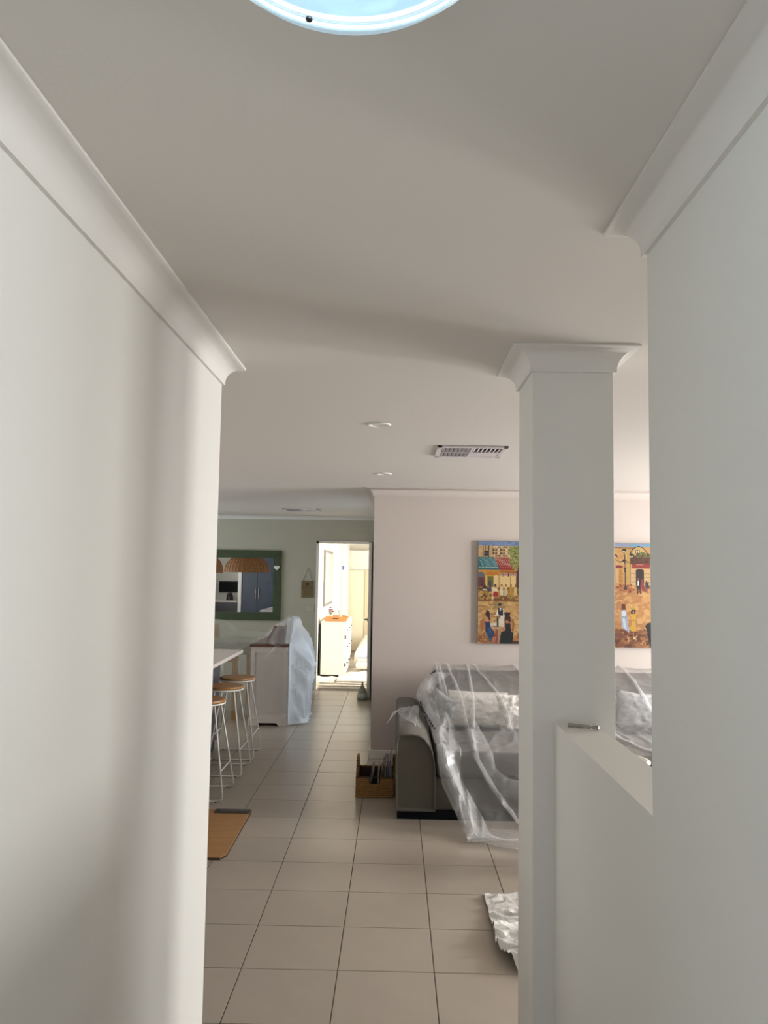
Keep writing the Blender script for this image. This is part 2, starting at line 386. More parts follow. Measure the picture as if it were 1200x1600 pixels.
# door lining of the far doorway
struct(MB().box(DL-.022, DL+.014, 10.985, 11.115, 0, DH+.02).box(DR-.014, DR+.022, 10.985, 11.115, 0, DH+.02)
       .box(DL-.022, DR+.022, 10.985, 11.115, DH-.014, DH+.022).build('trim_1', 'trim', bevel=.002), 'cream timber lining of the far doorway')
struct(MB().box(DL, DR, 10.995, 11.03, -.003, .004).build('trim_2', 'boardedge'))
# open door leaf
d1 = thing('door_1', (DR+.0, 11.0, 0), 'open flush bedroom door seen edge on', 'door'); d1['kind'] = 'structure'
MB().box(-.352, -.314, 10.30, 10.975, .012, 2.02).build('door_leaf', 'offwhite', d1, bevel=.002)
h = MB().lathe([(.026, 0), (.026, .01), (.012, .014), (.012, .045)], 0, 0, 20)
hv = [(-.352-z, 10.372+x, 1.015+y) for x, y, z in h.v]; h.v = hv
h.tube([(-.392, 10.372, 1.015), (-.398, 10.39, 1.015), (-.398, 10.47, 1.013)], .009, 10)
h.build('door_handle', 'steel', d1, 'auto')

# ================================================================== CEILING FITTINGS
o = thing('ceiling_light', (-.062, .812, CZ), 'round frosted glass ceiling light glowing cool white in the hallway', 'light')
lx, ly = -.062, .812
MB().lathe([(.163, CZ-.0005), (.163, CZ-.040), (.158, CZ-.040), (.158, CZ-.006), (.0005, CZ-.006)], lx, ly, 48).build('base_pan', 'white', o, 'auto')
glow = mat('frosted_glow', (.75, .85, .9), .35, emis=(.62, .82, .90, .60), coat=.4)
glass = bpy.data.materials.new('frosted_glass'); glass.use_nodes = True
nt = glass.node_tree; nt.nodes.clear(); N = nt.nodes.new; L = nt.links.new
out = N('ShaderNodeOutputMaterial'); tl = N('ShaderNodeBsdfTranslucent'); tl.inputs[0].default_value = (.80, .93, 1, 1)
df = N('ShaderNodeBsdfDiffuse'); df.inputs[0].default_value = (.75, .86, .92, 1); gg = N('ShaderNodeBsdfGlossy'); gg.inputs[1].default_value = .2
em = N('ShaderNodeEmission'); em.inputs[0].default_value = (.62, .77, .83, 1); em.inputs[1].default_value = .22
tl.inputs[0].default_value = (.012, .017, .02, 1); df.inputs[0].default_value = (.08, .11, .13, 1)
trn = N('ShaderNodeBsdfTransparent'); trn.inputs[0].default_value = (.9, .97, 1, 1)
a1 = N('ShaderNodeMixShader'); a1.inputs[0].default_value = .5; L(tl.outputs[0], a1.inputs[1]); L(df.outputs[0], a1.inputs[2])
a0 = N('ShaderNodeMixShader'); a0.inputs[0].default_value = .4; L(a1.outputs[0], a0.inputs[1]); L(trn.outputs[0], a0.inputs[2])
a2 = N('ShaderNodeMixShader'); a2.inputs[0].default_value = .06; L(a0.outputs[0], a2.inputs[1]); L(gg.outputs[0], a2.inputs[2])
em.inputs[1].default_value = .33
a3 = N('ShaderNodeAddShader'); L(a2.outputs[0], a3.inputs[0]); L(em.outputs[0], a3.inputs[1]); L(a3.outputs[0], out.inputs[0])
R_ = .171
dome = [(R_-.006, CZ-.034), (R_, CZ-.037), (R_, CZ-.043), (R_-.008, CZ-.047)]+[(R_*math.cos(t)*.93, CZ-.047-.052*math.sin(t)) for t in [math.pi/2*k/12 for k in range(1, 12)]]+[(.0005, CZ-.099)]
MB().lathe(dome, lx, ly, 64).build('glass_shade', glass, o, 'auto')
MB().lathe([(R_-.005, CZ-.033), (R_+.002, CZ-.036), (R_+.002, CZ-.044), (R_-.005, CZ-.0475), (R_-.0055, CZ-.033)], lx, ly, 64).build('rim', glow, o, 'auto')
pl = bpy.data.lights.new('ceiling_lamp_bulb', 'POINT'); pl.energy = 11; pl.color = (.86, .95, 1); pl.shadow_soft_size = .03
po = bpy.data.objects.new('ceiling_lamp_bulb', pl); C.objects.link(po); po.location = (lx, ly, CZ-.038)
o = tag(MB().lathe([(.0005, CZ-.0905), (.0035, CZ-.090), (.0045, CZ-.088), (.0038, CZ-.086), (.0005, CZ-.085)], -.113, .897, 12).build('dead_insect', 'black', None, True), 'tiny dark insect in the glass shade of the ceiling light', 'insect')
o.location.z = CZ-.047-.052*math.sin(math.acos(min(1, math.hypot(-.113-lx, .897-ly)/(R_*.93))))-.0055

def downlight(x, y, label):
    t = thing('downlight', (x, y, CZ), label, 'light', 'recessed ceiling downlights')
    MB().lathe([(.058, CZ), (.060, CZ-.004), (.056, CZ-.008), (.044, CZ-.006), (.040, CZ-.001)], x, y, 40).build('bezel', 'white', t, 'auto')
    MB().lathe([(.0005, CZ-.003), (.039, CZ-.003), (.040, CZ-.0005)], x, y, 32).build('lens', 'offwhite', t, 'auto')
downlight(-.093, 3.992, 'small round white downlight nearer the hallway')
downlight(-.100, 6.035, 'small round white downlight farther back near the living room wall')
def vent(x0, x1, y0, y1, label, full=True):
    t = thing('ceiling_vent', (x0, y0, CZ), label, 'vent', 'ceiling air vents')
    z = CZ; b = .028; xm = (x0+x1)/2; ym = (y0+y1)/2
    mb = MB()
    for (a, c, d, e) in ((x0, x1, y0, y0+b), (x0, x1, y1-b, y1), (x0, x0+b, y0, y1), (x1-b, x1, y0, y1), (xm-.008, xm+.008, y0+b, y1-b), (x0+b, x1-b, ym-.006, ym+.006)):
        mb.box(a, c, d, e, z-.012, z-.0005)
    mb.build('vent_frame', 'vent_white', t, bevel=.002)
    MB().box(x0+b*.5, x1-b*.5, y0+b*.5, y1-b*.5, z-.0015, z-.0006).build('backing', 'black', t)
    n = 7; w = (xm-.008-x0-b)/n
    for half in (0, 1):
        for row in (0, 1):
            if half == 1 and row == 1: continue
            ya, yb = (y0+b, ym-.006) if row == 0 else (ym+.006, y1-b)
            for k in range(n):
                xx = (x0+b if half == 0 else xm+.008)+w*(k+.5); s = -1 if half == 0 else 1
                vs = []
                mbs = MB(); hw = w*.30
                vs = [(xx-hw, ya, z-.002 if s < 0 else z-.011), (xx+hw, ya, z-.011 if s < 0 else z-.002), (xx+hw, yb, z-.011 if s < 0 else z-.002), (xx-hw, yb, z-.002 if s < 0 else z-.011)]
                vs2 = [(a, b_, c+.0012) for a, b_, c in vs]
                mbs.add(vs+vs2, [(0, 1, 2, 3), (4, 7, 6, 5), (0, 4, 5, 1), (1, 5, 6, 2), (2, 6, 7, 3), (3, 7, 4, 0)])
                mbs.build('slat', 'vent_white', t)
    MB().box(xm+.008, x1-b, ym+.006, y1-b, z-.010, z-.006).build('closed_flap', 'vent_white', t)
    return t
M_['vent_white'] = mat('vent_plastic', (.62, .58, .60), .5)
vent(.240, .660, 4.635, 5.05, 'square white slatted air vent in the ceiling near the column')
vent(-1.40, -.96, 9.62, 10.0, 'small slatted air vent in the kitchen ceiling near the far wall')

# ================================================================== WALL ART
import numpy as np
class Raster:
    def __init__(s, x0, y0, x1, y1, cell, bg):
        s.x0, s.y0, s.c = x0, y0, cell; s.w = int((x1-x0)/cell); s.h = int((y1-y0)/cell)
        s.a = np.zeros((s.h, s.w, 3)); s.a[:] = bg
        s.X, s.Y = np.meshgrid(x0+(np.arange(s.w)+.5)*cell, y0+(np.arange(s.h)+.5)*cell)
        s.rng = np.random.RandomState(3)
    def m(s, mask, col): s.a[mask] = col
    def rect(s, a, b, c, d, col): s.m((s.X >= a) & (s.X <= c) & (s.Y >= b) & (s.Y <= d), col)
    def ell(s, cx, cy, rx, ry, col): s.m(((s.X-cx)/rx)**2+((s.Y-cy)/ry)**2 <= 1, col)
    def poly(s, pts, col):
        ins = np.zeros(s.X.shape, bool); n = len(pts)
        for i in range(n):
            (xa, ya), (xb, yb) = pts[i], pts[(i+1) % n]
            if ya == yb: continue
            c = ((ya > s.Y) != (yb > s.Y)) & (s.X < (xb-xa)*(s.Y-ya)/(yb-ya)+xa); ins ^= c
        s.m(ins, col)
    def line(s, a, b, c, d, wd, col):
        L2 = (c-a)**2+(d-b)**2+1e-9; t = np.clip(((s.X-a)*(c-a)+(s.Y-b)*(d-b))/L2, 0, 1)
        s.m((s.X-a-t*(c-a))**2+(s.Y-b-t*(d-b))**2 <= (wd/2)**2, col)
    def dabs(s, x0, y0, x1, y1, n, r, cols):
        for _ in range(n):
            s.ell(s.rng.uniform(x0, x1), s.rng.uniform(y0, y1), r*s.rng.uniform(.5, 1.8), r*s.rng.uniform(.4, 1.2), cols[s.rng.randint(len(cols))])
def lin(h):
    c = [int(h[i:i+2], 16)/255 for i in (0, 2, 4)]; return [(x/12.92 if x < .04 else ((x+.055)/1.055)**2.4)*.72 for x in c]
def hang(name, ras, X0_, X1_, z0, z1, label):
    t = thing(name, ((X0_+X1_)/2, YP, z0), label, 'painting', 'street scene canvases')
    MB().box(X0_, X1_, YP-.036, YP-.001, z0, z1).build('canvas', 'canvasedge', t)
    mb = MB(); hh, ww = ras.h, ras.w
    mb.grid(ww, hh, lambda u, v: (X0_+(X1_-X0_)*u, YP-.0372, z1-(z1-z0)*v))
    me = bpy.data.meshes.new('painted_scene'); o_ = world_loc(t)
    me.from_pydata([tuple(Vector(v)-o_) for v in mb.v], [], mb.f); me.update()
    ca = me.color_attributes.new('paint', 'FLOAT_COLOR', 'CORNER')
    jit = ras.rng.normal(0, .035, ras.a.shape[:2])[..., None]
    col = np.clip(ras.a*(1+jit), 0, 1).reshape(-1, 3); c4 = np.concatenate([col, np.ones((len(col), 1))], 1)
    ca.data.foreach_set('color', np.repeat(c4, 4, axis=0).ravel().astype(np.float32)); me.materials.append(M_['paint'])
    ob = bpy.data.objects.new('painted_scene', me); C.objects.link(ob); ob.parent = t
    return t
# left canvas; painted in units of 0.674 mm
r = Raster(148, 130, 1262, 1480, 7.5, lin('b08a55'))
sky = lin('6f86a8'); r.rect(148, 130, 1262, 190, sky); r.dabs(148, 135, 1262, 185, 60, 16, [lin('7d8fb5'), lin('5c7ba0')])
r.rect(148, 188, 1262, 345, lin('c4a270')); r.dabs(148, 200, 1262, 330, 120, 14, [lin('cba774'), lin('b89460')])
for x in (215, 245, 283, 340, 440): r.line(x, 190, x, 340, 8, lin('3a2a2a'))
r.line(148, 190, 1262, 190, 7, lin('3a2a30')); r.rect(222, 255, 285, 325, lin('2a2030')); r.line(252, 255, 252, 325, 5, lin('6a6478')); r.line(222, 292, 285, 292, 5, lin('6a6478'))
for x in range(350, 560, 34):
    for y in (205, 245, 290, 325):
        r.ell(x, y, 13, 11, lin('3a2a2c' if (x+y) % 3 else 'e0d0b4'))
for x in (390, 455, 570): r.ell(x, 202, 26, 8, lin('e4dcc8'))
r.line(350, 295, 560, 295, 5, lin('2c2026')); r.rect(700, 200, 1000, 340, lin('c09c72')); 
for x in (740, 850, 960): r.rect(x-25, 215, x+25, 320, lin('4a3c40'))
r.poly([(148, 338), (350, 338), (432, 515), (148, 515)], lin('1f6068'))
for k in range(12):
    x = 152+k*18; r.line(x, 350, x+56, 460, 4.5, lin('8fb4b4'))
r.rect(148, 470, 415, 492, lin('27686e'))
for k in range(15): r.ell(165+k*17, 478, 6, 7, lin('c4d4d0'))
r.poly([(370, 345), (560, 350), (625, 515), (432, 515)], lin('8f1f1c'))
for k in range(8):
    x = 388+k*23; r.line(x, 355, x+52, 465, 5, lin('dcb8a4'))
for k in range(8): r.ell(450+k*20, 478, 5, 6, lin('d08a70'))
r.rect(148, 515, 430, 590, lin('c98c2c')); r.rect(250, 535, 415, 585, lin('b8741a')); r.rect(430, 515, 900, 560, lin('b9761f'))
r.line(425, 530, 900, 552, 8, lin('4a2020')); r.rect(428, 560, 660, 600, lin('b0827a'))
r.rect(148, 590, 660, 760, lin('c8a04c')); r.rect(148, 590, 240, 760, lin('74382a')); r.ell(185, 600, 52, 62, lin('5f6470')); r.rect(148, 610, 238, 760, lin('6e342a'))
r.rect(270, 592, 350, 770, lin('6a6424')); r.rect(255, 592, 270, 770, lin('e0bc70'))
for x in (385, 468, 535, 610):
    r.ell(x, 610, 36, 28, lin('e4c488')); r.rect(x-34, 610, x+34, 740, lin('dfbd82')); r.line(x+37, 600, x+37, 740, 5, lin('9a7440'))
for x in (476, 545, 610): r.line(x, 562, x, 596, 10, lin('3c1c1c'))
r.rect(650, 520, 690, 760, lin('4a1f2a')); r.rect(690, 560, 1262, 780, lin('c29a62'))
for x in range(720, 1250, 90): r.ell(x, 620, 30, 30, lin('5a4030')); r.rect(x-30, 620, x+30, 740, lin('6a4c34'))
r.rect(148, 740, 1262, 950, lin('a8763a')); r.dabs(148, 740, 690, 940, 520, 14, [lin('8a5c24'), lin('b88c3a'), lin('6a3c1c'), lin('c49a54'), lin('9a8430'), lin('5a3c20')])
r.dabs(690, 740, 1262, 940, 300, 14, [lin('8a5c24'), lin('b88c3a'), lin('c49a54')])
r.poly([(330, 740), (370, 740), (350, 920), (325, 940)], lin('d8be98'))
# background figures
r.poly([(205, 780), (235, 690), (270, 780)], lin('2a2030')); r.rect(205, 766, 262, 780, lin('e6e0d4'))
r.poly([(285, 660), (318, 650), (325, 800), (290, 800)], lin('3c3a4e')); r.ell(302, 655, 10, 14, lin('6a5450'))
r.poly([(180, 640), (215, 640), (215, 720), (185, 720)], lin('3c2c3c'))
r.ell(374, 712, 14, 16, lin('4a2a1c')); r.poly([(348, 745), (400, 745), (412, 800), (338, 800)], lin('e0c8a4')); r.poly([(350, 795), (405, 795), (412, 865), (342, 865)], lin('9c1c16')); r.line(380, 865, 380, 905, 8, lin('5a1c18'))
for x, c in ((455, 'd8c4a0'), (515, 'c8b48c'), (580, 'b08426'), (640, 'cfae74')):
    r.ell(x, 715, 13, 16, lin('8a5a2c')); r.poly([(x-16, 735), (x+16, 735), (x+24, 850), (x-24, 850)], lin(c)); r.line(x-8, 850, x-14, 905, 5, lin('6a4424')); r.line(x+8, 850, x+14, 905, 5, lin('6a4424'))
for x in range(430, 660, 26): r.line(x, 905, x+30, 830, 4, lin('6a3c20')); 
r.rect(148, 905, 1262, 925, lin('7c5228'))
# plaza
r.rect(148, 935, 1262, 1480, lin('bd945a')); r.dabs(148, 940, 1262, 1475, 700, 26, [lin('c69c60'), lin('b48850'), lin('ccaa70'), lin('a87844')])
r.dabs(340, 940, 500, 1020, 60, 12, [lin('8e7048'), lin('a08252')]); r.dabs(148, 1360, 1262, 1478, 130, 22, [lin('9c6434'), lin('b07a48'), lin('8a4c2c')])
# foliage and trunk
r.rect(662, 430, 690, 740, lin('4a2a24')); r.dabs(560, 200, 720, 330, 150, 12, [lin('7f8440'), lin('93985a'), lin('5f6a2c')]); r.dabs(575, 330, 720, 440, 130, 12, [lin('7f8440'), lin('a0a060'), lin('566024')]); r.dabs(600, 430, 700, 500, 30, 11, [lin('7a8040'), lin('a8884c')])
# waiter
r.poly([(425, 1120), (485, 1120), (482, 1260), (415, 1260)], lin('d8d0c0')); r.poly([(384, 1100), (405, 1030), (425, 1020), (420, 1120)], lin('e4dccb')); r.poly([(470, 1020), (492, 1040), (498, 1130), (480, 1130)], lin('e4dccb'))
r.poly([(412, 1018), (472, 1010), (480, 1115), (415, 1115)], lin('1c1a20')); r.poly([(428, 1012), (458, 1012), (442, 1060)], lin('dcd6c8')); r.ell(436, 990, 19, 24, lin('9a7458')); r.ell(434, 968, 24, 18, lin('241818'))
r.ell(388, 1118, 32, 8, lin('e6e6e4')); r.ell(388, 1124, 32, 5, lin('2c2c30')); r.poly([(425, 1120), (450, 1135), (425, 1145)], lin('1c1c28'))
# table
r.ell(390, 1240, 88, 34, lin('d6c6ac')); r.ell(392, 1268, 80, 18, lin('b89a82')); r.rect(380, 1290, 425, 1475, lin('8a4c38')); r.rect(412, 1290, 430, 1475, lin('b08868'))
r.rect(398, 1150, 418, 1262, lin('1e2a22')); r.line(410, 1130, 410, 1160, 8, lin('1e2a22')); r.ell(365, 1185, 10, 11, lin('8c6c50')); r.line(365, 1196, 368, 1250, 5, lin('efe8dc')); r.line(350, 1252, 420, 1262, 8, lin('3a2c24'))
# woman in blue
r.poly([(180, 1180), (240, 1140), (250, 1220), (200, 1330), (175, 1260)], lin('a86a34')); r.poly([(238, 1130), (300, 1130), (300, 1230), (238, 1230)], lin('c08660')); r.ell(275, 1092, 28, 46, lin('3c1c1e')); r.poly([(262, 1120), (305, 1100), (312, 1180), (290, 1170)], lin('3c1c1e'))
r.poly([(240, 1190), (262, 1205), (300, 1190), (320, 1280), (365, 1330), (322, 1475), (250, 1340)], lin('1c2c5c')); r.line(280, 1280, 325, 1440, 12, lin('1f5c86')); r.line(296, 1270, 335, 1370, 4, lin('6c8cae')); r.line(262, 1330, 310, 1450, 9, lin('2a6c90'))
r.line(236, 1160, 232, 1300, 10, lin('b87c54')); r.line(235, 1330, 222, 1440, 7, lin('5a3420')); r.ell(355, 1430, 24, 42, lin('b46c4c'))
# woman in black
r.poly([(560, 1150), (610, 1160), (632, 1220), (612, 1330), (560, 1280)], lin('94602c')); r.poly([(508, 1120), (570, 1120), (600, 1210), (590, 1340), (470, 1330), (500, 1210)], lin('b47c58')); r.ell(532, 1100, 38, 32, lin('2c1214')); r.poly([(500, 1105), (568, 1105), (582, 1200), (545, 1190), (528, 1165), (505, 1200)], lin('34171a')); r.ell(532, 1080, 44, 16, lin('301418'))
r.poly([(505, 1200), (535, 1215), (570, 1200), (585, 1320), (618, 1345), (600, 1478), (430, 1478), (450, 1330), (505, 1310)], lin('12161c')); r.rect(500, 1440, 1262, 1480, lin('4a2c20')); r.poly([(430, 1440), (600, 1440), (600, 1480), (430, 1480)], lin('12161c'))
for k, x in enumerate((760, 860, 980, 1120)):
    r.ell(x, 1050, 18, 24, lin('3c2418')); r.poly([(x-25, 1075), (x+25, 1075), (x+38, 1260), (x-38, 1260)], lin(('6c2c24', 'd0b888', '2c3c50', '8a6a30')[k]))
hang('painting', r, .737, 1.487, 1.027, 1.932, 'unframed canvas of a busy cafe street, green and red awnings, left of the column')
# right canvas; same unit: photo x 960 -> 0
r = Raster(-430, 0, 680, 1350, 7.5, lin('b88a55'))
# visible window is x 0..437 ; y 0..1350 (8.43 units a photo pixel)
r.rect(-430, 0, 680, 55, lin('8792a8')); r.dabs(200, 5, 440, 40, 40, 14, [lin('6c9ab4'), lin('8a94b8')])
r.rect(-430, 48, 680, 430, lin('c09258')); r.dabs(-430, 60, 180, 420, 200, 18, [lin('c89c60'), lin('b4864e')]); r.line(-430, 48, 240, 58, 10, lin('2c1c18'))
r.line(188, 50, 188, 560, 12, lin('5a3c1c')); r.rect(150, 60, 182, 520, lin('b4924e')); r.rect(0, 230, 36, 520, lin('c49c74')); r.rect(0, 285, 90, 325, lin('7a2c2c'))
r.rect(45, 330, 85, 560, lin('ae7c2e')); 
for y in (385, 430, 480): r.line(45, y, 85, y+10, 5, lin('6a4418'))
r.ell(300, 150, 110, 118, lin('241a18')); r.ell(300, 152, 100, 108, lin('bfa064')); r.rect(190, 150, 410, 270, lin('54301e')); r.dabs(260, 120, 440, 200, 90, 11, [lin('5f6a2c'), lin('46401e'), lin('6a5428')]); r.dabs(220, 190, 440, 270, 120, 14, [lin('5a321e'), lin('43261a')])
r.rect(262, 82, 310, 124, lin('3c2418')); r.rect(268, 92, 283, 118, lin('dcd0b0')); r.rect(289, 92, 304, 118, lin('dcd0b0'))
r.poly([(225, 262), (400, 258), (437, 262), (437, 320), (205, 320)], lin('86281e')); r.line(270, 272, 350, 272, 10, lin('c88474')); r.line(230, 290, 430, 292, 6, lin('a04434'))
r.rect(195, 320, 680, 580, lin('c8a474')); 
for y in (345, 395, 440, 500): r.line(200, y, 680, y, 4, lin('9c7a50'))
r.rect(262, 350, 362, 540, lin('2a1712')); r.ell(312, 352, 50, 24, lin('2a1712')); r.rect(-430, 320, 0, 580, lin('b48a58'))
r.rect(-430, 540, 680, 1350, lin('bb8850')); r.dabs(-430, 560, 680, 1130, 700, 28, [lin('c4925a'), lin('b07c46'), lin('c89c62'), lin('a87448')])
r.dabs(0, 540, 437, 640, 70, 14, [lin('7a3428'), lin('a86c3c'), lin('8a4c2c')]); r.dabs(-430, 1130, 680, 1345, 400, 26, [lin('7c4c2c'), lin('5c3420'), lin('94643c'), lin('6c4030')])
# lamp post
r.line(118, 150, 122, 540, 11, lin('1c1210')); r.line(122, 330, 126, 580, 18, lin('241613')); r.ell(118, 325, 15, 12, lin('1c1210')); r.rect(105, 560, 148, 600, lin('3c241e'))
def lamp(x, y):
    r.poly([(x-32, y), (x+32, y), (x+18, y-22), (x-18, y-22)], lin('18100f')); r.poly([(x-24, y), (x+24, y), (x+12, y+42), (x-12, y+42)], lin('18100f')); r.poly([(x-18, y+4), (x-3, y+4), (x-3, y+36), (x-10, y+36)], lin('d4c8a4')); r.poly([(x+3, y+4), (x+18, y+4), (x+10, y+36), (x+3, y+36)], lin('d4c8a4'))
lamp(112, 90); lamp(205, 150); r.line(70, 240, 118, 225, 10, lin('1c1210')); r.line(118, 225, 175, 250, 9, lin('1c1210')); r.line(0, 215, 70, 250, 10, lin('1c1210')); r.line(0, 150, 18, 170, 20, lin('1c1210')); r.ell(112, 225, 28, 14, lin('1c1210'))
# couple at the door
r.ell(288, 462, 9, 12, lin('8a5c44')); r.poly([(262, 480), (315, 480), (322, 590), (268, 590)], lin('1e1a20')); r.poly([(282, 480), (296, 480), (300, 545), (286, 545)], lin('dcdcdc')); r.line(285, 590, 282, 650, 14, lin('18161c')); r.line(308, 590, 322, 650, 14, lin('18161c'))
r.ell(338, 475, 12, 15, lin('7a3424')); r.poly([(325, 490), (352, 485), (385, 610), (335, 615)], lin('8c2c30')); r.ell(395, 490, 11, 14, lin('3c2418')); r.poly([(380, 505), (425, 505), (430, 585), (385, 585)], lin('2c343c'))
# two women
r.ell(98, 818, 28, 34, lin('5c2410')); r.poly([(72, 830), (125, 830), (132, 865), (68, 862)], lin('5c2410')); r.poly([(68, 870), (130, 870), (150, 1010), (66, 1010)], lin('8c96a8')); r.ell(100, 915, 30, 40, lin('c4ccd2')); r.poly([(72, 960), (130, 960), (170, 1140), (160, 1155), (76, 1095)], lin('98a4b4')); r.poly([(85, 975), (110, 975), (135, 1120), (100, 1090)], lin('bcc8d2')); r.rect(76, 950, 130, 960, lin('5c6878'))
r.poly([(92, 1110), (150, 1140), (150, 1190), (95, 1190)], lin('6a3420'))
r.ell(222, 850, 36, 20, lin('b08c30')); r.ell(218, 838, 22, 20, lin('b8983c')); r.line(192, 855, 240, 848, 6, lin('3c2810')); r.poly([(190, 868), (255, 862), (256, 912), (190, 912)], lin('2a1412')); r.poly([(212, 885), (235, 885), (226, 915)], lin('b88c70'))
r.poly([(176, 918), (270, 912), (262, 955), (248, 1000), (262, 1140), (192, 1140), (200, 1000), (190, 950)], lin('c49a34')); r.line(205, 1000, 248, 1000, 5, lin('8a6418')); r.line(272, 925, 262, 960, 7, lin('8a5c38')); r.line(225, 1140, 230, 1215, 8, lin('b07c58')); r.line(185, 950, 190, 1030, 8, lin('a86c48'))
r.poly([(437, 1020), (395, 1040), (375, 1075), (400, 1150), (425, 1300), (437, 1330), (500, 1330), (500, 1020)], lin('14171a')); r.ell(228, 1225, 8, 16, lin('d8ccb4'))
for k, x in enumerate((520, 600)):
    r.ell(x, 640, 16, 20, lin('3c2418')); r.poly([(x-22, 660), (x+22, 660), (x+30, 820), (x-30, 820)], lin(('43506a', 'a07c40')[k]))
for k, x in enumerate((-330, -220, -90)):
    r.ell(x, 700, 18, 22, lin('3c2418')); r.poly([(x-26, 722), (x+26, 722), (x+36, 920), (x-36, 920)], lin(('8c2c30', '2c343c', 'c4ac80')[k]))
hang('painting', r, 1.958-430*.000674*1.015, 1.958+680*.000674*1.015, 1.010, 1.928, 'unframed canvas of a street lamp, archway and two women walking, right of the column')

# ================================================================== MIRROR, HEART, PLAQUE, SWITCH on the far wall
YW = 10.998
mt = thing('wall_mirror', (-2.3, YW, .94), 'large mirror in a wide green painted timber frame on the far wall', 'mirror')
MX0, MX1, MZ0, MZ1, fwid = -3.05, -1.588, .945, 1.912, .108
def mitre(a, b, c, d, name='frame_rail'):
    f0, f1 = YW-.035, YW-.002
    MB().prism([a, b, c, d], f0, f1, 'xz').build(name, 'green', mt, bevel=.003)
i0, i1, j0, j1 = MX0+fwid, MX1-fwid, MZ0+fwid, MZ1-fwid
mitre((MX0, MZ1), (MX1, MZ1), (i1, j1), (i0, j1)); mitre((MX0, MZ0), (i0, j0), (i1, j0), (MX1, MZ0))
mitre((MX0, MZ0), (MX0, MZ1), (i0, j1), (i0, j0)); mitre((MX1, MZ0), (i1, j0), (i1, j1), (MX1, MZ1))
MB().box(i0-.01, i1+.01, YW-.014, YW-.006, j0-.01, j1+.01).build('mirror_glass', 'mirror', mt)
ht = thing('heart_ornament', (-1.645, YW-.05, 1.64), 'small white heart hanging on the mirror frame by a string', 'ornament')
hp = []
for k in range(40):
    a = 2*math.pi*k/40; hp.append((-1.650+.0024*16*math.sin(a)**3, 1.675+.0024*(13*math.cos(a)-5*math.cos(2*a)-2*math.cos(3*a)-math.cos(4*a))))
MB().prism(hp, YW-.053, YW-.040, 'xz').build('heart', 'white', ht, bevel=.002)
MB().tube([(-1.650, YW-.044, 1.70), (-1.647, YW-.042, 1.78), (-1.645, YW-.037, 1.79)], .0018, 6).build('string', 'twine', ht)
pq = thing('hanging_plaque', (-1.222, YW, 1.27), 'small brown wooden plaque with a heart, hung by twine beside the mirror', 'sign')
MB().box(-1.305, -1.137, YW-.014, YW-.002, 1.268, 1.498).build('board', 'plaque', pq, bevel=.002)
MB().tube([(-1.285, YW-.008, 1.495), (-1.213, YW-.006, 1.682), (-1.155, YW-.008, 1.495)], .003, 6).build('twine', 'twine', pq)
MB().lathe([(.006, 0), (.006, .012)], 0, 0, 10).build('hook', 'twine', pq).location = (-1.213+1.222, -.008, 1.682-1.27)
hp2 = [(-1.222+(x+1.650)*.75, 1.452+(z-1.675)*.66) for x, z in hp]
mk = MB().prism(hp2, YW-.0148, YW-.0138, 'xz')
x = -1.29
for k, wd in enumerate((.012, .008, .010, .007, .014, .006, .011, .008, .010, .012)):
    mk.box(x, x+wd*.8, YW-.0148, YW-.0138, 1.398+(.003 if k % 3 else 0), 1.411-(.003 if k % 2 else 0)); x += wd+.0035
mk.box(-1.262, -1.18, YW-.0148, YW-.0138, 1.352, 1.355).box(-1.25, -1.195, YW-.0148, YW-.0138, 1.335, 1.338).box(-1.262, -1.18, YW-.0148, YW-.0138, 1.305, 1.308)
mk.build('printed_marks', 'plaqueink', pq)['kind'] = 'stuff'
sw = thing('light_switch', (-1.18, YW, 1.09), 'pale double light switch plate left of the far doorway', 'switch')
M_['switchp'] = mat('switch_plate_plastic', (.50, .49, .42), .4)
MB().rbox(-1.238, -1.124, YW-.010, YW-.001, 1.085, 1.160, .003).build('plate', 'switchp', sw)
for k in (0, 1): MB().box(-1.212+.036*k, -1.192+.036*k, YW-.014, YW-.009, 1.108, 1.137).build('rocker', 'switchp', sw)

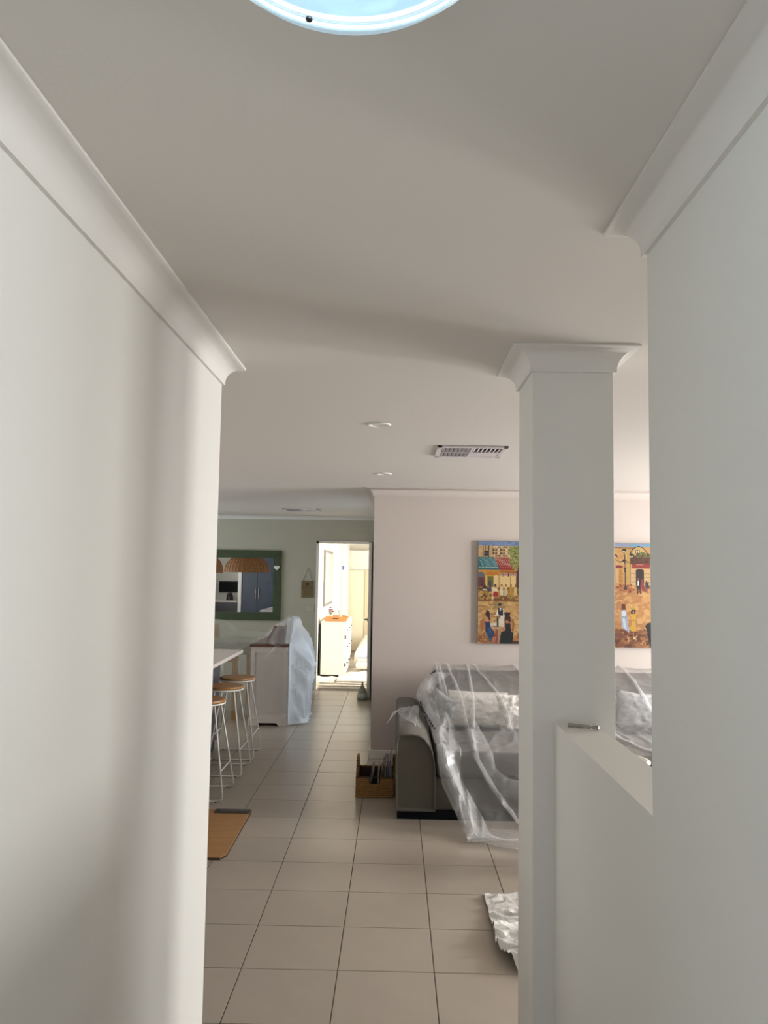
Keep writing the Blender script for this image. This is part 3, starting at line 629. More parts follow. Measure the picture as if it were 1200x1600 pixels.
# ================================================================== KITCHEN
ib = thing('kitchen_island', (-2.0, 5.4, 0), 'dark slate kitchen island cabinet behind the stools', 'cabinet')
MB().box(-2.40, -1.615, 3.45, 7.36, .10, .869).build('cabinet_body', 'darkcab', ib, bevel=.002)
MB().box(-2.36, -1.635, 3.5, 7.33, 0, .10).build('kickboard', 'black', ib)
for k in range(4):
    y = 3.46+k*.973; MB().box(-1.617, -1.607, y, y+.967, .105, .866).build('end_panel', 'darkcab', ib, bevel=.002)
wt = tag(MB().box(-2.48, -1.412, 3.40, 7.42, .870, .900).build('worktop', 'stone', None, bevel=.003), 'pale stone benchtop overhanging the dark island', 'worktop')
def stool(y):
    cx = -1.400; t = thing('bar_stool', (cx, y, 0), '', 'stool', 'bar stools along the island')
    z = .667
    MB().lathe([(.0005, z), (.142, z), (.155, z+.004), (.158, z+.012), (.155, z+.021), (.146, z+.024), (.125, z+.022), (.06, z+.017), (.0005, z+.016)], cx, y, 48).build('seat', 'seatwood', t, 'auto')
    ring = [(cx+.150*math.cos(a), y+.150*math.sin(a), z-.006) for a in [2*math.pi*k/48 for k in range(48)]]
    MB().tube(ring, .006, 8, True).build('seat_ring', 'whitemetal', t, True)
    def leg(sx, sy):
        top = Vector((cx+sx*.098, y+sy*.098, z-.006)); ft = Vector((cx+sx*.200, y+sy*.195, .012)); return top, ft
    def lerp(a, b, zz): k = (a.z-zz)/(a.z-b.z); return a+(b-a)*k
    for sy in (-1, 1):
        ta, fa = leg(-1, sy); tb, fb = leg(1, sy)
        for ta_, fa_, sx in ((ta, fa, -1), (tb, fb, 1)):
            up_ = lerp(ta_, fa_, .05); c1 = fa_+(up_-fa_)*.35+Vector((-sx*.004, 0, 0)); c2 = fa_+Vector((-sx*.012, 0, .002)); c3 = fa_+Vector((-sx*.035, 0, -.006))
            MB().tube([ta_, up_, c1, c2, c3], .0062, 8).build('leg', 'whitemetal', t, True)
        MB().tube([fa+Vector((.035, 0, -.006)), fb+Vector((-.035, 0, -.006))], .0062, 8).build('base_rail', 'whitemetal', t, True)
        for sx in (-1, 1):
            f = fa if sx < 0 else fb
            MB().lathe([(.009, 0), (.009, .006)], f.x-sx*.05, f.y, 10).build('foot_pad', 'black', t)
    for sx in (-1, 1):
        a = lerp(*leg(sx, -1), .205); b = lerp(*leg(sx, 1), .205)
        MB().tube([a, b], .006, 8).build('foot_bar', 'whitemetal', t, True)
    return t
s0 = stool(5.90); s0['label'] = 'bar stool nearest the hallway wall, timber seat on thin white legs'
for y, lab in ((6.59, 'middle one of three bar stools, round timber seat half in shade'), (7.13, 'farthest bar stool, round timber seat fully in view beside the white sideboard')):
    c = copy_tree(s0); c.location.y = y; c['label'] = lab
# board lying on the floor
bd = thing('floor_board', (-1.3, 5.05, 0), 'flat brown timber board lying on the tiles below the stools', 'board')
MB().prism([(-1.72, 4.60), (-.975, 4.60), (-.950, 4.66), (-.958, 5.49), (-1.72, 5.49)], .009, .016, 'xy').build('board_face', 'board', bd)
MB().prism([(-1.722, 4.598), (-.973, 4.598), (-.948, 4.658), (-.956, 5.492), (-1.722, 5.492)], 0, .009, 'xy').build('board_edge', 'boardedge', bd)
MB().box(-1.195, -.958, 5.405, 5.488, .016, .020).build('black_strip', 'black', bd)
MB().box(-1.165, -.985, 5.452, 5.462, .020, .0206).build('pale_line', 'steel', bd)

# ---- sideboard
sb = thing('sideboard', (-1.332, 9.15, 0), 'white painted sideboard with dark timber top wrapped in plastic film', 'sideboard')
SX0, SX1, SY0, SY1 = -1.525, -1.138, 8.46, 9.85
MB().box(SX0, SX1, SY0+.012, SY1, .075, .828).build('carcass', 'offwhite', sb, bevel=.002)
p = MB(); fr = .045
p.box(SX0, SX0+fr, SY0, SY0+.012, .075, .828).box(SX1-fr, SX1, SY0, SY0+.012, .075, .828).box(SX0+fr, SX1-fr, SY0, SY0+.012, .765, .828).box(SX0+fr, SX1-fr, SY0, SY0+.012, .075, .15)
p.build('panel_frame', 'offwhite', sb, bevel=.002)
MB().prism([(SX0-.012, 0), (SX0+.075, 0), (SX0+.10, .03), (SX1-.10, .03), (SX1-.075, 0), (SX1+.01, 0), (SX1+.01, .085), (SX0-.012, .085)], SY0-.01, SY0+.02, 'xz').build('plinth', 'offwhite', sb, bevel=.002)
MB().box(SX1-.01, SX1+.01, SY0, SY1, 0, .075).box(SX0-.01, SX0+.01, SY0, SY1, 0, .075).build('side_plinth', 'offwhite', sb)
MB().box(SX0-.015, SX1+.015, SY0-.02, SY1+.01, .829, .849).build('timber_top', 'toptimber', sb, bevel=.004)
for k in range(3):
    y = SY0+.03+k*.455; dr = MB().box(SX1-.001, SX1+.014, y, y+.43, .60, .80).build('drawer', 'offwhite', sb, bevel=.002)
    MB().tube([(SX1+.014, y+.18, .70), (SX1+.03, y+.19, .70), (SX1+.03, y+.25, .70), (SX1+.014, y+.26, .70)], .004, 6).build('handle', 'steel', dr)
    MB().box(SX1-.001, SX1+.014, y, y+.43, .10, .585).build('cupboard_door', 'offwhite', sb, bevel=.002)
tb = thing('timber_box', (-1.30, 8.75, .85), 'dark timber box standing on the sideboard under the plastic', 'box')
MB().prism([(-1.405, .850), (-1.175, .850), (-1.20, 1.035), (-1.31, 1.035)], 8.60, 8.95, 'xz').build('box_body', 'toptimber', tb, bevel=.004)
MB().box(-1.30, -1.21, 8.62, 8.93, 1.036, 1.046).build('lid', 'cloth', tb)
# ---- plastic over the sideboard
def film_side():
    # runs from the top of the box, over the top edge and down the right side
    prof = [(-1.50, .862), (-1.42, .90), (-1.33, 1.00), (-1.25, 1.06), (-1.18, 1.09), (-1.10, 1.085), (-1.03, .98), (-.97, .85), (-.91, .70), (-.885, .62), (-.91, .50), (-.95, .35), (-.965, .20), (-.965, .05), (-.94, .016)]
    def fn(u, v):
        s_ = v*(len(prof)-1); i = min(int(s_), len(prof)-2); k = s_-i
        x = prof[i][0]+(prof[i+1][0]-prof[i][0])*k; z = prof[i][1]+(prof[i+1][1]-prof[i][1])*k
        y = 8.432+u*1.40
        g = smooth((y-8.43)/.20)*(1-.75*smooth((y-9.0)/.7))
        if v < .33:
            x = -1.50+(x+1.50); z = .864+(z-.864)*g
        else:
            hug = -1.112; x = hug+(x-hug)*g*(.93+.12*nz(y*5, z*3)); z = min(z, .864)+max(0, z-.864)*g
            if z < .84 and u < .02: x = hug
        wv = .045*max(0, ridge(y*5+z*2.5, z*2.2+x*3))**3+.012*nz(x*9, y*9, z*9)
        if v > .38: x += wv*min(1, (v-.38)*8)*smooth(u*8)
        else: z += max(0, wv)*g+.004
        return (x, y, max(.008, z))
    return fn
fs = thing('plastic_sheet', (-1.1, 9.1, 0), 'milky plastic sheet hanging down the right side of the white sideboard', 'plastic sheet')
M_['filmclear'] = plastic('thin_clear_film', .14, (.85, .84, .82), .25, .22, .7)
fsf = film_side()
MB().grid(80, 40, lambda u, v: fsf(u, v*.36)).build('top_film', 'filmclear', fs, True)
MB().grid(80, 80, lambda u, v: fsf(u, .30+v*.70)).build('hanging_film', 'filmwhite', fs, True)
def film_front():
    # clear film over the front end, from the box peak down across the panel
    def fn(u, v):
        x = -1.535+u*.42
        top = .862+.205*math.exp(-((x+1.24)/.09)**2)
        z = top-(top-.13-.03*nz(x*6, 1))*v
        y = 8.58-.14*smooth(v*4)-.012*ridge(x*9+v, v*3)*smooth(v*3)
        return (x, min(y, 8.585), z)
    return MB().grid(50, 60, fn)
film_front().build('front_film', 'filmclear', fs, True)

# ---- dining table under film
dt = thing('dining_table', (-2.45, 9.3, 0), 'timber dining table wrapped in plastic left of the sideboard', 'table')
MB().rbox(-3.3, -1.66, 8.72, 9.75, .715, .75, .006).build('tabletop', 'toptimber', dt)
for x in (-3.2, -1.76):
    for y in (8.81, 9.65): MB().prism([(x-.03, y-.03), (x+.03, y-.03), (x+.03, y+.03), (x-.03, y+.03)], 0, .715, 'xy').build('leg', 'legtimber', dt, bevel=.004)
for y in (8.82, 9.62): MB().box(-3.17, -1.79, y, y+.02, .62, .715).build('apron', 'legtimber', dt)
def dchair(cx, cy, s, label):
    t = thing('dining_chair', (cx, cy, 0), label, 'chair', 'dining chairs under the plastic')
    MB().rbox(cx-.21, cx+.21, cy-.2, cy+.2, .43, .46, .01).build('seat', 'legtimber', t)
    MB().rbox(cx-.20, cx+.20, cy+s*.18, cy+s*.21, .72, .95, .008).build('backrest', 'legtimber', t)
    for a in (-1, 1):
        MB().tube([(cx+a*.18, cy+s*.19, 0), (cx+a*.18, cy+s*.195, .94)], .016, 8).build('leg', 'legtimber', t)
        MB().tube([(cx+a*.18, cy-s*.17, 0), (cx+a*.18, cy-s*.17, .435)], .016, 8).build('leg', 'legtimber', t)
dchair(-2.45, 9.98, 1, 'timber dining chair behind the wrapped table, right one')
dchair(-3.02, 9.98, 1, 'timber dining chair behind the wrapped table, left one')
def table_film(u, v):
    x = -3.38+u*1.83
    path = [(10.24, .55), (10.22, .97), (10.12, .985), (9.80, .80), (9.55, .765), (8.75, .765), (8.66, .74), (8.62, .55), (8.60, .13)]
    s_ = v*(len(path)-1); i = min(int(s_), len(path)-2); k = s_-i
    y = path[i][0]+(path[i+1][0]-path[i][0])*k; z = path[i][1]+(path[i+1][1]-path[i][1])*k
    if v < .42: z -= .13*max(0, smooth((x+2.25)/.35))*(z > .78)
    if z > .7: z += .02*abs(nz(x*4, y*4))+.012*max(0, ridge(x*3+y*2, y*3))
    if v > .8: y += .02*ridge(x*8, z*2)-.02; z += .03*nz(x*5, 3)*(v-.8)*5
    edge = smooth((u-.93)/.07)
    if edge > 0 and v > .3: z -= edge*.05
    return (x, y, max(.01, z))
tf = thing('plastic_sheet', (-2.45, 9.3, 0), 'grey green see-through plastic sheet over the dining table and chairs', 'plastic sheet')
MB().grid(110, 90, table_film).build('film', 'filmfar', tf, True)

# ---- things the mirror shows: pantry, oven, door frame, rattan pendants
pn = thing('pantry_cupboard', (-3.3, 3.1, 0), 'tall blue grey pantry cupboard reflected in the mirror', 'cupboard')
MB().box(-3.60, -2.52, 2.83, 3.40, 0, 2.32).build('carcass', 'navy', pn)
for k in (0, 1, 2):
    d = MB().box(-3.595+.36*k, -3.24+.36*k, 3.40, 3.42, .08, 2.30).build('door', 'navy', pn, bevel=.003)
    x = (-3.27, -3.20, -2.55)[k]
    MB().tube([(x, 3.42, .95), (x, 3.455, .96), (x, 3.455, 1.19), (x, 3.42, 1.20)], .009, 8).build('handle', 'steel', d)
struct(MB().box(-4.40, -4.33, 2.82, 2.86, 0, 2.1).box(-3.70, -3.62, 2.82, 3.40, 0, 2.3).build('trim_3', 'white'))
tv = thing('wall_screen', (-4.03, 2.83, 1.08), 'black flat panel on the kitchen wall reflected in the mirror', 'screen')
MB().rbox(-4.27, -3.80, 2.822, 2.87, 1.08, 1.35, .005).build('panel', 'black', tv)
MB().box(-4.255, -3.815, 2.871, 2.874, 1.095, 1.335).build('screen_glass', mat('dark_glass', (.01, .012, .012), .7, spec=.15), tv)
kb = thing('kitchen_bench', (-4.1, 3.1, 0), 'kitchen bench with pale top reflected low in the mirror', 'bench')
MB().box(-4.55, -3.72, 2.83, 3.40, .08, .87).build('cabinet_body', 'darkcab', kb)
MB().box(-4.57, -3.715, 2.825, 3.42, .87, .90).build('bench_top', 'stone', kb)
kt = thing('kettle', (-3.95, 3.1, .9), 'black kettle on the kitchen bench reflected in the mirror', 'kettle')
MB().lathe([(.0005, .901), (.085, .901), (.08, .98), (.055, 1.07), (.0005, 1.09)], -3.95, 3.1, 24).build('body', 'black', kt, 'auto')
MB().tube([(-3.95, 3.03, 1.06), (-3.95, 2.98, 1.04), (-3.95, 2.97, .95), (-3.95, 3.02, .92)], .010, 8).build('handle', 'black', kt)
MB().tube([(-3.95, 3.16, 1.0), (-3.95, 3.21, 1.05)], [.018, .008], 8).build('spout', 'black', kt)
def pendant(x, y, r_, z0, label):
    t = thing('pendant_lamp', (x, y, z0), label, 'lamp', 'woven pendant lamps over the dining table')
    hgt = .30; prof = []
    for k in range(15):
        a = math.pi/2*k/14; prof.append((r_*math.cos(a)+.03*(k/14), z0+hgt*math.sin(a)))
    MB().lathe([(q[0], q[1]) for q in prof]+[(q[0]-.006, q[1]-.006) for q in prof[::-1]], x, y, 48).build('shade', 'rattan', t, 'auto')
    rb = MB()
    for k in range(36):
        a = 2*math.pi*k/36; rb.tube([(x+(q[0]+.004)*math.cos(a), y+(q[0]+.004)*math.sin(a), q[1]) for q in prof], .004, 5)
    for k in range(0, 14, 2): rb.tube([(x+(prof[k][0]+.005)*math.cos(b), y+(prof[k][0]+.005)*math.sin(b), prof[k][1]) for b in [2*math.pi*i/40 for i in range(40)]], .005, 5, True)
    rb.build('weave', 'rattan', t)
    MB().tube([(x, y, z0+hgt), (x, y, CZ)], .003, 6).build('cord', 'black', t)
    MB().lathe([(.0005, z0+.08), (.025, z0+.09), (.03, z0+.12), (.014, z0+.17), (.014, z0+.29)], x, y, 16).build('bulb', 'white', t, 'auto')
pendant(-2.52, 8.6, .37, 1.60, 'wide woven rattan pendant over the right end of the table')
pendant(-3.35, 7.9, .26, 1.58, 'second woven rattan pendant over the left end of the table')

# ---- grey bottle vase
vs = thing('bottle_vase', (-.405, 10.25, 0), 'grey pear shaped ceramic bottle vase beside the open door', 'vase')
MB().lathe([(.0005, 0), (.062, 0), (.070, .012), (.067, .05), (.056, .095), (.036, .145), (.018, .178), (.012, .195), (.012, .222), (.015, .232), (.009, .232), (.007, .20)], -.405, 10.25, 32).build('body', 'vase', vs, 'auto')
MB().lathe([(.060, .035), (.0700, .035), (.0675, .060), (.0600, .088), (.052, .088)], -.405, 10.25, 32).build('glaze_band', mat('pale_glaze', (.42, .41, .35), .3), vs, 'auto')

# ================================================================== BEDROOM BEYOND
ch = thing('chest_of_drawers', (-.95, 13.0, 0), 'white chest of drawers in the bright room beyond the doorway', 'chest')
CX0, CX1, CY0, CY1 = -1.135, -.765, 12.25, 13.75
MB().box(CX0, CX1, CY0, CY1, .05, .835).build('carcass', 'white', ch, bevel=.003)
MB().box(CX0-.004, CX1+.015, CY0-.012, CY1+.01, .836, .860).build('top', 'white', ch, bevel=.003)
MB().box(CX0+.03, CX1-.03, CY0+.04, CY1-.04, .006, .05).build('base', 'black', ch)
MB().box(CX0-.022, CX0-.001, CY0+.002, CY1, .05, .83).build('back_board', 'black', ch)  # black strip standing in for shade in the gap behind the chest
for c in range(3):
    for rw in range(3):
        y0 = CY0+.01+c*.497; z0 = .07+rw*.255
        d = MB().box(CX1, CX1+.014, y0, y0+.485, z0, z0+.245).build('drawer', 'white', ch, bevel=.002)
        MB().tube([(CX1+.014, y0+.20, z0+.14), (CX1+.034, y0+.205, z0+.14), (CX1+.034, y0+.28, z0+.14), (CX1+.014, y0+.285, z0+.14)], .006, 6).build('handle', 'black', d)
for z in (.18, .60): MB().box(CX1-.002, CX1+.017, CY0-.006, CY0+.006, z, z+.05).build('hinge', 'black', ch)
ty = thing('wooden_tray', (-.92, 12.45, .86), 'orange timber tray with handle slots on the white chest', 'tray')
mb = MB(); tz = .8615
MB().box(-1.07, -.77, 12.30, 12.70, tz, tz+.008).build('tray_base', 'tray', ty)
for yy, nm in ((12.29, 'near'), (12.70, 'far')):
    MB().prism([(-1.085, tz), (-.755, tz), (-.735, tz+.055), (-.80, tz+.075), (-1.04, tz+.075), (-1.105, tz+.055)], yy, yy+.012, 'xz').build('end_panel', 'tray', ty, bevel=.002)
MB().box(-.965, -.875, 12.286, 12.290, tz+.040, tz+.052).build('handle_slot', 'boardedge', ty)
for xx in (-1.085, -.765): MB().box(xx, xx+.012, 12.302, 12.70, tz, tz+.05).build('side_panel', 'tray', ty)
fp = thing('flower_pot', (-1.02, 12.5, .87), 'small white pot of pink and purple flowers on the tray', 'flowers')
MB().lathe([(.0005, .8705), (.035, .8705), (.042, .96), (.038, .96), (.0005, .95)], -1.02, 12.5, 24).build('pot', 'white', fp, 'auto')
cols = [mat('pink_petals', (.55, .16, .30), .7), mat('mauve_petals', (.42, .25, .50), .7), mat('maroon_petals', (.16, .03, .05), .7), mat('pale_petals', (.75, .55, .66), .7)]
for k in range(15):
    a = random.uniform(0, 6.28); rr_ = random.uniform(.0, .07); z = .965+random.uniform(0, .085)*(1.2-rr_/.09)
    fx, fy = -1.02+rr_*math.cos(a), 12.5+rr_*math.sin(a)
    f = MB()
    for q in range(6):
        b = q*math.pi/3; f.add([(fx, fy, z), (fx+.016*math.cos(b-.45), fy+.016*math.sin(b-.45), z+.006), (fx+.026*math.cos(b), fy+.026*math.sin(b), z+.002), (fx+.016*math.cos(b+.45), fy+.016*math.sin(b+.45), z+.006), (fx, fy, z-.008)], [(0, 1, 2, 3), (4, 3, 2), (4, 2, 1)])
    f.build('blossom', cols[k % 4], fp)
    MB().tube([(-1.02, 12.5, .94), (fx, fy, z)], .002, 5).build('stem', mat('stem_green', (.1, .2, .05), .7) if k == 0 else bpy.data.materials['stem_green'], fp)
cj = thing('white_mug', (-.86, 12.45, .87), 'small white mug with a brush standing on the tray', 'mug')
MB().lathe([(.0005, .8705), (.024, .8705), (.026, .945), (.022, .945), (.020, .88), (.0005, .88)], -.86, 12.45, 20).build('body', 'white', cj, 'auto')
MB().tube([(-.86, 12.45, .885), (-.885, 12.46, 1.03)], .004, 6).build('brush', 'boardedge', cj)
pc = thing('framed_picture', (-1.198, 13.9, 1.05), 'tall pale framed picture on the bedroom wall', 'picture')
MB().box(-1.199, -1.17, 13.15, 14.75, 1.045, 1.99).build('frame', mat('grey_frame', (.22, .21, .2), .5), pc)
MB().box(-1.1695, -1.168, 13.20, 14.70, 1.09, 1.945).build('print', mat('faded_print', (.50, .50, .45), .6, var=.25, vscale=2.5), pc)
wd = thing('wardrobe', (.3, 16.1, 0), 'cream sliding door wardrobe at the back of the bedroom', 'wardrobe')
MB().box(-1.0, 1.9, 16.02, 16.38, 0, 2.06).build('carcass', 'wall_bedroom', wd)
M_['cream_a'] = mat('cream_door', (.80, .74, .58), .4); M_['cream_b'] = mat('sand_door', (.66, .56, .40), .4)
MB().box(-.98, -.61, 15.99, 16.015, .05, 1.66).build('sliding_door', 'cream_a', wd, bevel=.003)
MB().box(-.615, 1.9, 15.96, 15.985, .05, 1.66).build('sliding_door', 'cream_b', wd, bevel=.003)
MB().box(-1.0, 1.9, 15.98, 16.018, 1.67, 1.70).build('rail', 'trim', wd)
bt = thing('blue_tag', (-.955, 15.1, 1.66), 'tiny blue tag on the white bedroom door frame', 'tag')
MB().box(-1.02, -.985, 15.085, 15.098, 1.66, 1.74).build('tag_plate', mat('blue_label', (.12, .16, .55), .5), bt)
# bed and folded linen
bed = thing('bed', (.3, 14.3, 0), 'low bed under a canvas drop cloth in the far bedroom', 'bed')
MB().rbox(-.60, 1.3, 13.5, 15.6, .08, .34, .05).build('mattress', 'cloth', bed, True)
for x in (-.5, 1.2):
    for y in (13.6, 15.5): MB().box(x-.03, x+.03, y-.03, y+.03, 0, .09).build('leg', 'legtimber', bed)
MB().grid(40, 50, lambda u, v: (-.68+u*2.0, 13.42+v*2.2, (.37+.035*max(0, ridge(u*7, v*9))+.02*nz(u*9, v*9)) - .16*smooth((.05-u)/.05) - .16*smooth((.04-v)/.04))).build('drop_cloth', 'cloth', bed, True)
ln = thing('folded_linen', (-.4, 13.2, 0), 'folded pale blue linen lying on the cloth by the bed', 'linen')
MB().rbox(-.62, .1, 12.95, 13.34, .235, .30, .03).build('top_fold', 'bluelinen', ln, True)
MB().rbox(-.60, .1, 12.97, 13.34, .17, .235, .03).build('lower_fold', 'cloth', ln, True)
MB().rbox(-.63, .1, 12.93, 13.36, .06, .17, .045).build('bottom_fold', 'cloth', ln, True)
# drop cloths on the bedroom floor
def cloth_floor(u, v):
    x = -1.17+u*2.6; y = 11.12+v*3.6
    z = .012+.04*max(0, ridge(x*3+y*1.2, y*2.2))+.015*abs(nz(x*8, y*8))
    flat = max(smooth((.10-max(-1.17-x, x+.73, 12.21-y, y-13.80))/.10), smooth((.10-max(-1.14-x, x+.20, y-11.92))/.10), smooth((.1-max(-.72-x, 12.9-y))/.1))
    return (x, y, .004+(z*(.35+.65*min(1, v*6))-.004)*(1-flat))
dc = tag(MB().grid(90, 110, cloth_floor).build('drop_cloth', 'cloth', None, True), 'creased canvas drop cloth spread over the bedroom floor', 'drop cloth')
fo = thing('folded_drop_cloth', (-.6, 11.4, 0), 'stacked folds of canvas drop cloth just inside the doorway', 'drop cloth')
for k, (x0, x1, y0, y1) in enumerate(((-1.05, -.40, 11.14, 11.75), (-.80, -.25, 11.20, 11.80), (-.82, -.28, 11.26, 11.85), (-1.06, -.84, 11.25, 11.85))):
    z0 = (.046, .068, .090, .068)[k]
    def fold(u, v, x0=x0, x1=x1, y0=y0, y1=y1, z0=z0, k=k):
        a = v*2*math.pi; x = x0+(x1-x0)*u; w_ = (y1-y0)/2; cy = (y0+y1)/2
        c_, s_ = math.cos(a), math.sin(a)
        y = cy-w_*math.copysign(abs(c_)**.5, c_)+.015*nz(x*5, k*3, v*2); z = z0+(.011)*math.copysign(abs(s_)**.5, s_)+.004*nz(x*6+k, y*6)
        return (x+.02*nz(y*4, k), y, z)
    MB().grid(40, 24, fold).build('fold', 'cloth', fo, True)
MB().rbox(-1.06, -.37, 11.13, 11.78, .004, .034, .012).build('fold', 'cloth', fo, True)

# ================================================================== LIVING ROOM
# ---- sofa
so = thing('sofa', (1.2, 6.1, 0), 'long grey brown fabric sofa against the living room wall, wrapped in clear plastic', 'sofa')
AX0, AX1, SYF, SYB = .022, .287, 5.40, 6.93
def arm_profile(z0=.052):
    pts = [(AX0, z0), (AX0-.004, .30), (AX0-.003, .50), (AX0+.002, .545), (AX0+.02, .562), (AX0+.10, .566), (AX0+.15, .560), (AX0+.19, .535), (AX0+.225, .49), (AX0+.25, .43), (AX0+.262, .36), (AX0+.266, .28), (AX0+.266, z0)]
    return pts
prof = arm_profile()
mb = MB(); ys = [(SYF, .94), (SYF-.012, .97), (SYF, 1.0)]
ring = []
def ringat(y, k, dz=0):
    cx, cz = (AX0+AX1)/2, .3; b = len(mb.v)
    for x, z in prof: mb.v.append((cx+(x-cx)*k, y, cz+(z-cz)*k+(dz if z > .3 else 0)))
    return b
n = len(prof); seq = [(SYF+.004, .90, 0), (SYF-.012, .955, 0), (SYF-.010, .985, 0), (SYF+.006, 1.0, 0), (5.9, 1.0, -.004), (6.4, 1.0, .0), (SYB, 1.0, 0)]
bs = [ringat(*q) for q in seq]
for a, b in zip(bs, bs[1:]):
    for k in range(n): mb.f.append((a+k, a+(k+1) % n, b+(k+1) % n, b+k))
mb.f.append(tuple(bs[0]+k for k in range(n))); mb.f.append(tuple(bs[-1]+k for k in range(n))[::-1])
arm = mb.build('arm', 'sofa', so, 'auto')
mb = MB().tube([(x, SYF-.0115, z) for x, z in [((AX0+AX1)/2+(x-(AX0+AX1)/2)*.965, .3+(z-.3)*.965) for x, z in prof[1:-1]]], .003, 6)
mb.build('arm_piping', 'sofa_dark', arm)
a2 = arm.copy(); C.objects.link(a2); a2.parent = so; a2.location = (2.50-AX1, 0, 0)
MB().rbox(AX1-.02, 2.5, SYF+.03, SYB, .055, .27, .012).build('base_rail', 'sofa', so, 'auto')
for k in range(2):
    x0 = AX1+.002+k*1.10
    MB().rbox(x0, x0+1.095, SYF-.005, 6.42, .272, .435, .045, 4).build('seat_cushion', 'sofa_dark', so, True)
mb = MB()
def back_sec(u, v):
    prof_ = [(6.40, .43), (6.46, .60), (6.52, .76), (6.56, .815), (6.63, .835), (6.74, .83), (6.80, .80), (6.86, .5), (6.90, .10)]
    s_ = v*(len(prof_)-1); i = min(int(s_), len(prof_)-2); k = s_-i
    x = .305+u*2.17; y = prof_[i][0]+(prof_[i+1][0]-prof_[i][0])*k; z = prof_[i][1]+(prof_[i+1][1]-prof_[i][1])*k
    e = min(u, 1-u)*2.17
    if e < .05: z -= (.05-e)**2*14*(z > .5); 
    return (x, y, z)
mb.grid(60, 40, back_sec).build('backrest', 'sofa_dark', so, True)
MB().box(.31, 2.47, 6.60, 6.85, .10, .74).build('back_frame', 'sofa', so)
MB().box(.032, 2.5, SYF+.01, SYF+.05, 0, .052).box(.032, .07, SYF+.05, 6.9, 0, .052).box(2.45, 2.5, SYF+.05, 6.9, 0, .052).build('plinth', 'plinth', so)

def cushion(name, c, sx, sz, th, ry, rx, m, label, fl=0, rz=0):
    t = thing(name, c, label, 'cushion', 'scatter cushions under the plastic')
    def fn(side):
        def g(u, v):
            x, y = 2*u-1, 2*v-1
            h_ = th*(max(0, (1-abs(x)**2.6))*max(0, (1-abs(y)**2.6)))**.5
            k = 1-.05*(1-abs(x)**2)*(abs(y) > .9)
            p_ = Vector((x*sx*(1-.06*(1-abs(y))*abs(x)**4), 0, y*sz*(1-.06*(1-abs(x))*abs(y)**4)))
            d_ = fl*(nz(u*6+c[0]*9, v*6, side*3)+.6*nz(u*14, v*14, side))
            p_.y = side*(h_+d_*(1 if h_ > .01 else 0))
            R3 = Matrix.Rotation(rz, 4, 'Z') @ Matrix.Rotation(rx, 4, 'X') @ Matrix.Rotation(ry, 4, 'Y')
            q_ = R3 @ p_
            return (c[0]+q_.x, c[1]+q_.y, c[2]+q_.z)
        return g
    b = MB().grid(28, 28, fn(-1)); b.grid(28, 28, fn(1)); b.build('cover', m, t, True)
    return t
cushion('cushion', (.66, 6.29, .582), .235, .14, .065, .03, -.25, 'cream', 'cream rectangular cushion left of the fluffy one under plastic', .012)
cushion('cushion', (.955, 6.10, .590), .16, .145, .09, -.1, -.2, 'cream', 'fluffy rounded cream cushion nearest the column under plastic', .03)
pcu = cushion('cushion', (.355, 6.13, .605), .125, .125, .045, .40, -.12, 'cushgrey', 'grey patterned cushion with black and white beaded edge leaning on the sofa arm', .008, rz=-.75)
tr = MB()
for k in range(13):
    q = k/12; tr.lathe([(.0005, -.009), (.008, -.004), (.009, .002), (.006, .008), (.0005, .010)], 0, 0, 8)
    off = Vector((.205+.12*q**1.25, 6.10-.30*q, .655-.17*q)); n_ = 40
    for i in range(len(tr.v)-n_, len(tr.v)): tr.v[i] = tuple(Vector(tr.v[i])+off)
tr.build('beaded_edge', 'black', pcu, True)
cushion('cushion', (1.90, 6.25, .60), .16, .14, .07, .1, -.25, 'cushgrey', 'grey cushion at the right part of the sofa under plastic', .01)

# ---- clear film over the sofa
PATH = [(6.88, .80), (6.78, .862), (6.60, .868), (6.42, .80), (6.22, .70), (6.08, .55), (5.95, .47), (5.60, .462), (5.38, .452), (5.30, .30), (5.23, .14), (5.12, .035), (4.95, .022), (4.88, .05)]
LEFT = [(0, .32), (.12, .345), (.19, .335), (.235, .27), (.279, .205), (.33, .170), (.372, .219), (.451, .273), (.561, .292), (.644, .294), (.708, .321), (.769, .385), (.835, .436), (.91, .47), (1, .50)]
FOLDS = [([(.10, .36), (.189, .371), (.35, .402), (.44, .36), (.513, .322), (.60, .322), (.66, .36), (.751, .452), (.86, .52)], .030),
         ([(.60, .318), (.644, .325), (.734, .412), (.813, .446), (.888, .486)], .035),
         ([(.10, .43), (.184, .445), (.33, .505), (.474, .542), (.633, .537), (.715, .634), (.787, .749), (.87, .84)], .026),
         ([(.10, .60), (.19, .601), (.338, .590), (.50, .560), (.60, .545)], .022),
         ([(.10, .66), (.189, .684), (.319, .80), (.42, .86)], .018),
         ([(.12, .345), (.20, .345), (.28, .36), (.36, .385), (.46, .36)], .020),
         ([(.10, .98), (.3, 1.06), (.6, 1.10), (.8, 1.3)], .03), ([(.1, 1.5), (.5, 1.62), (.75, 1.9)], .03), ([(.1, 1.86), (.33, 1.93), (.5, 2.1), (.7, 2.3)], .035)]
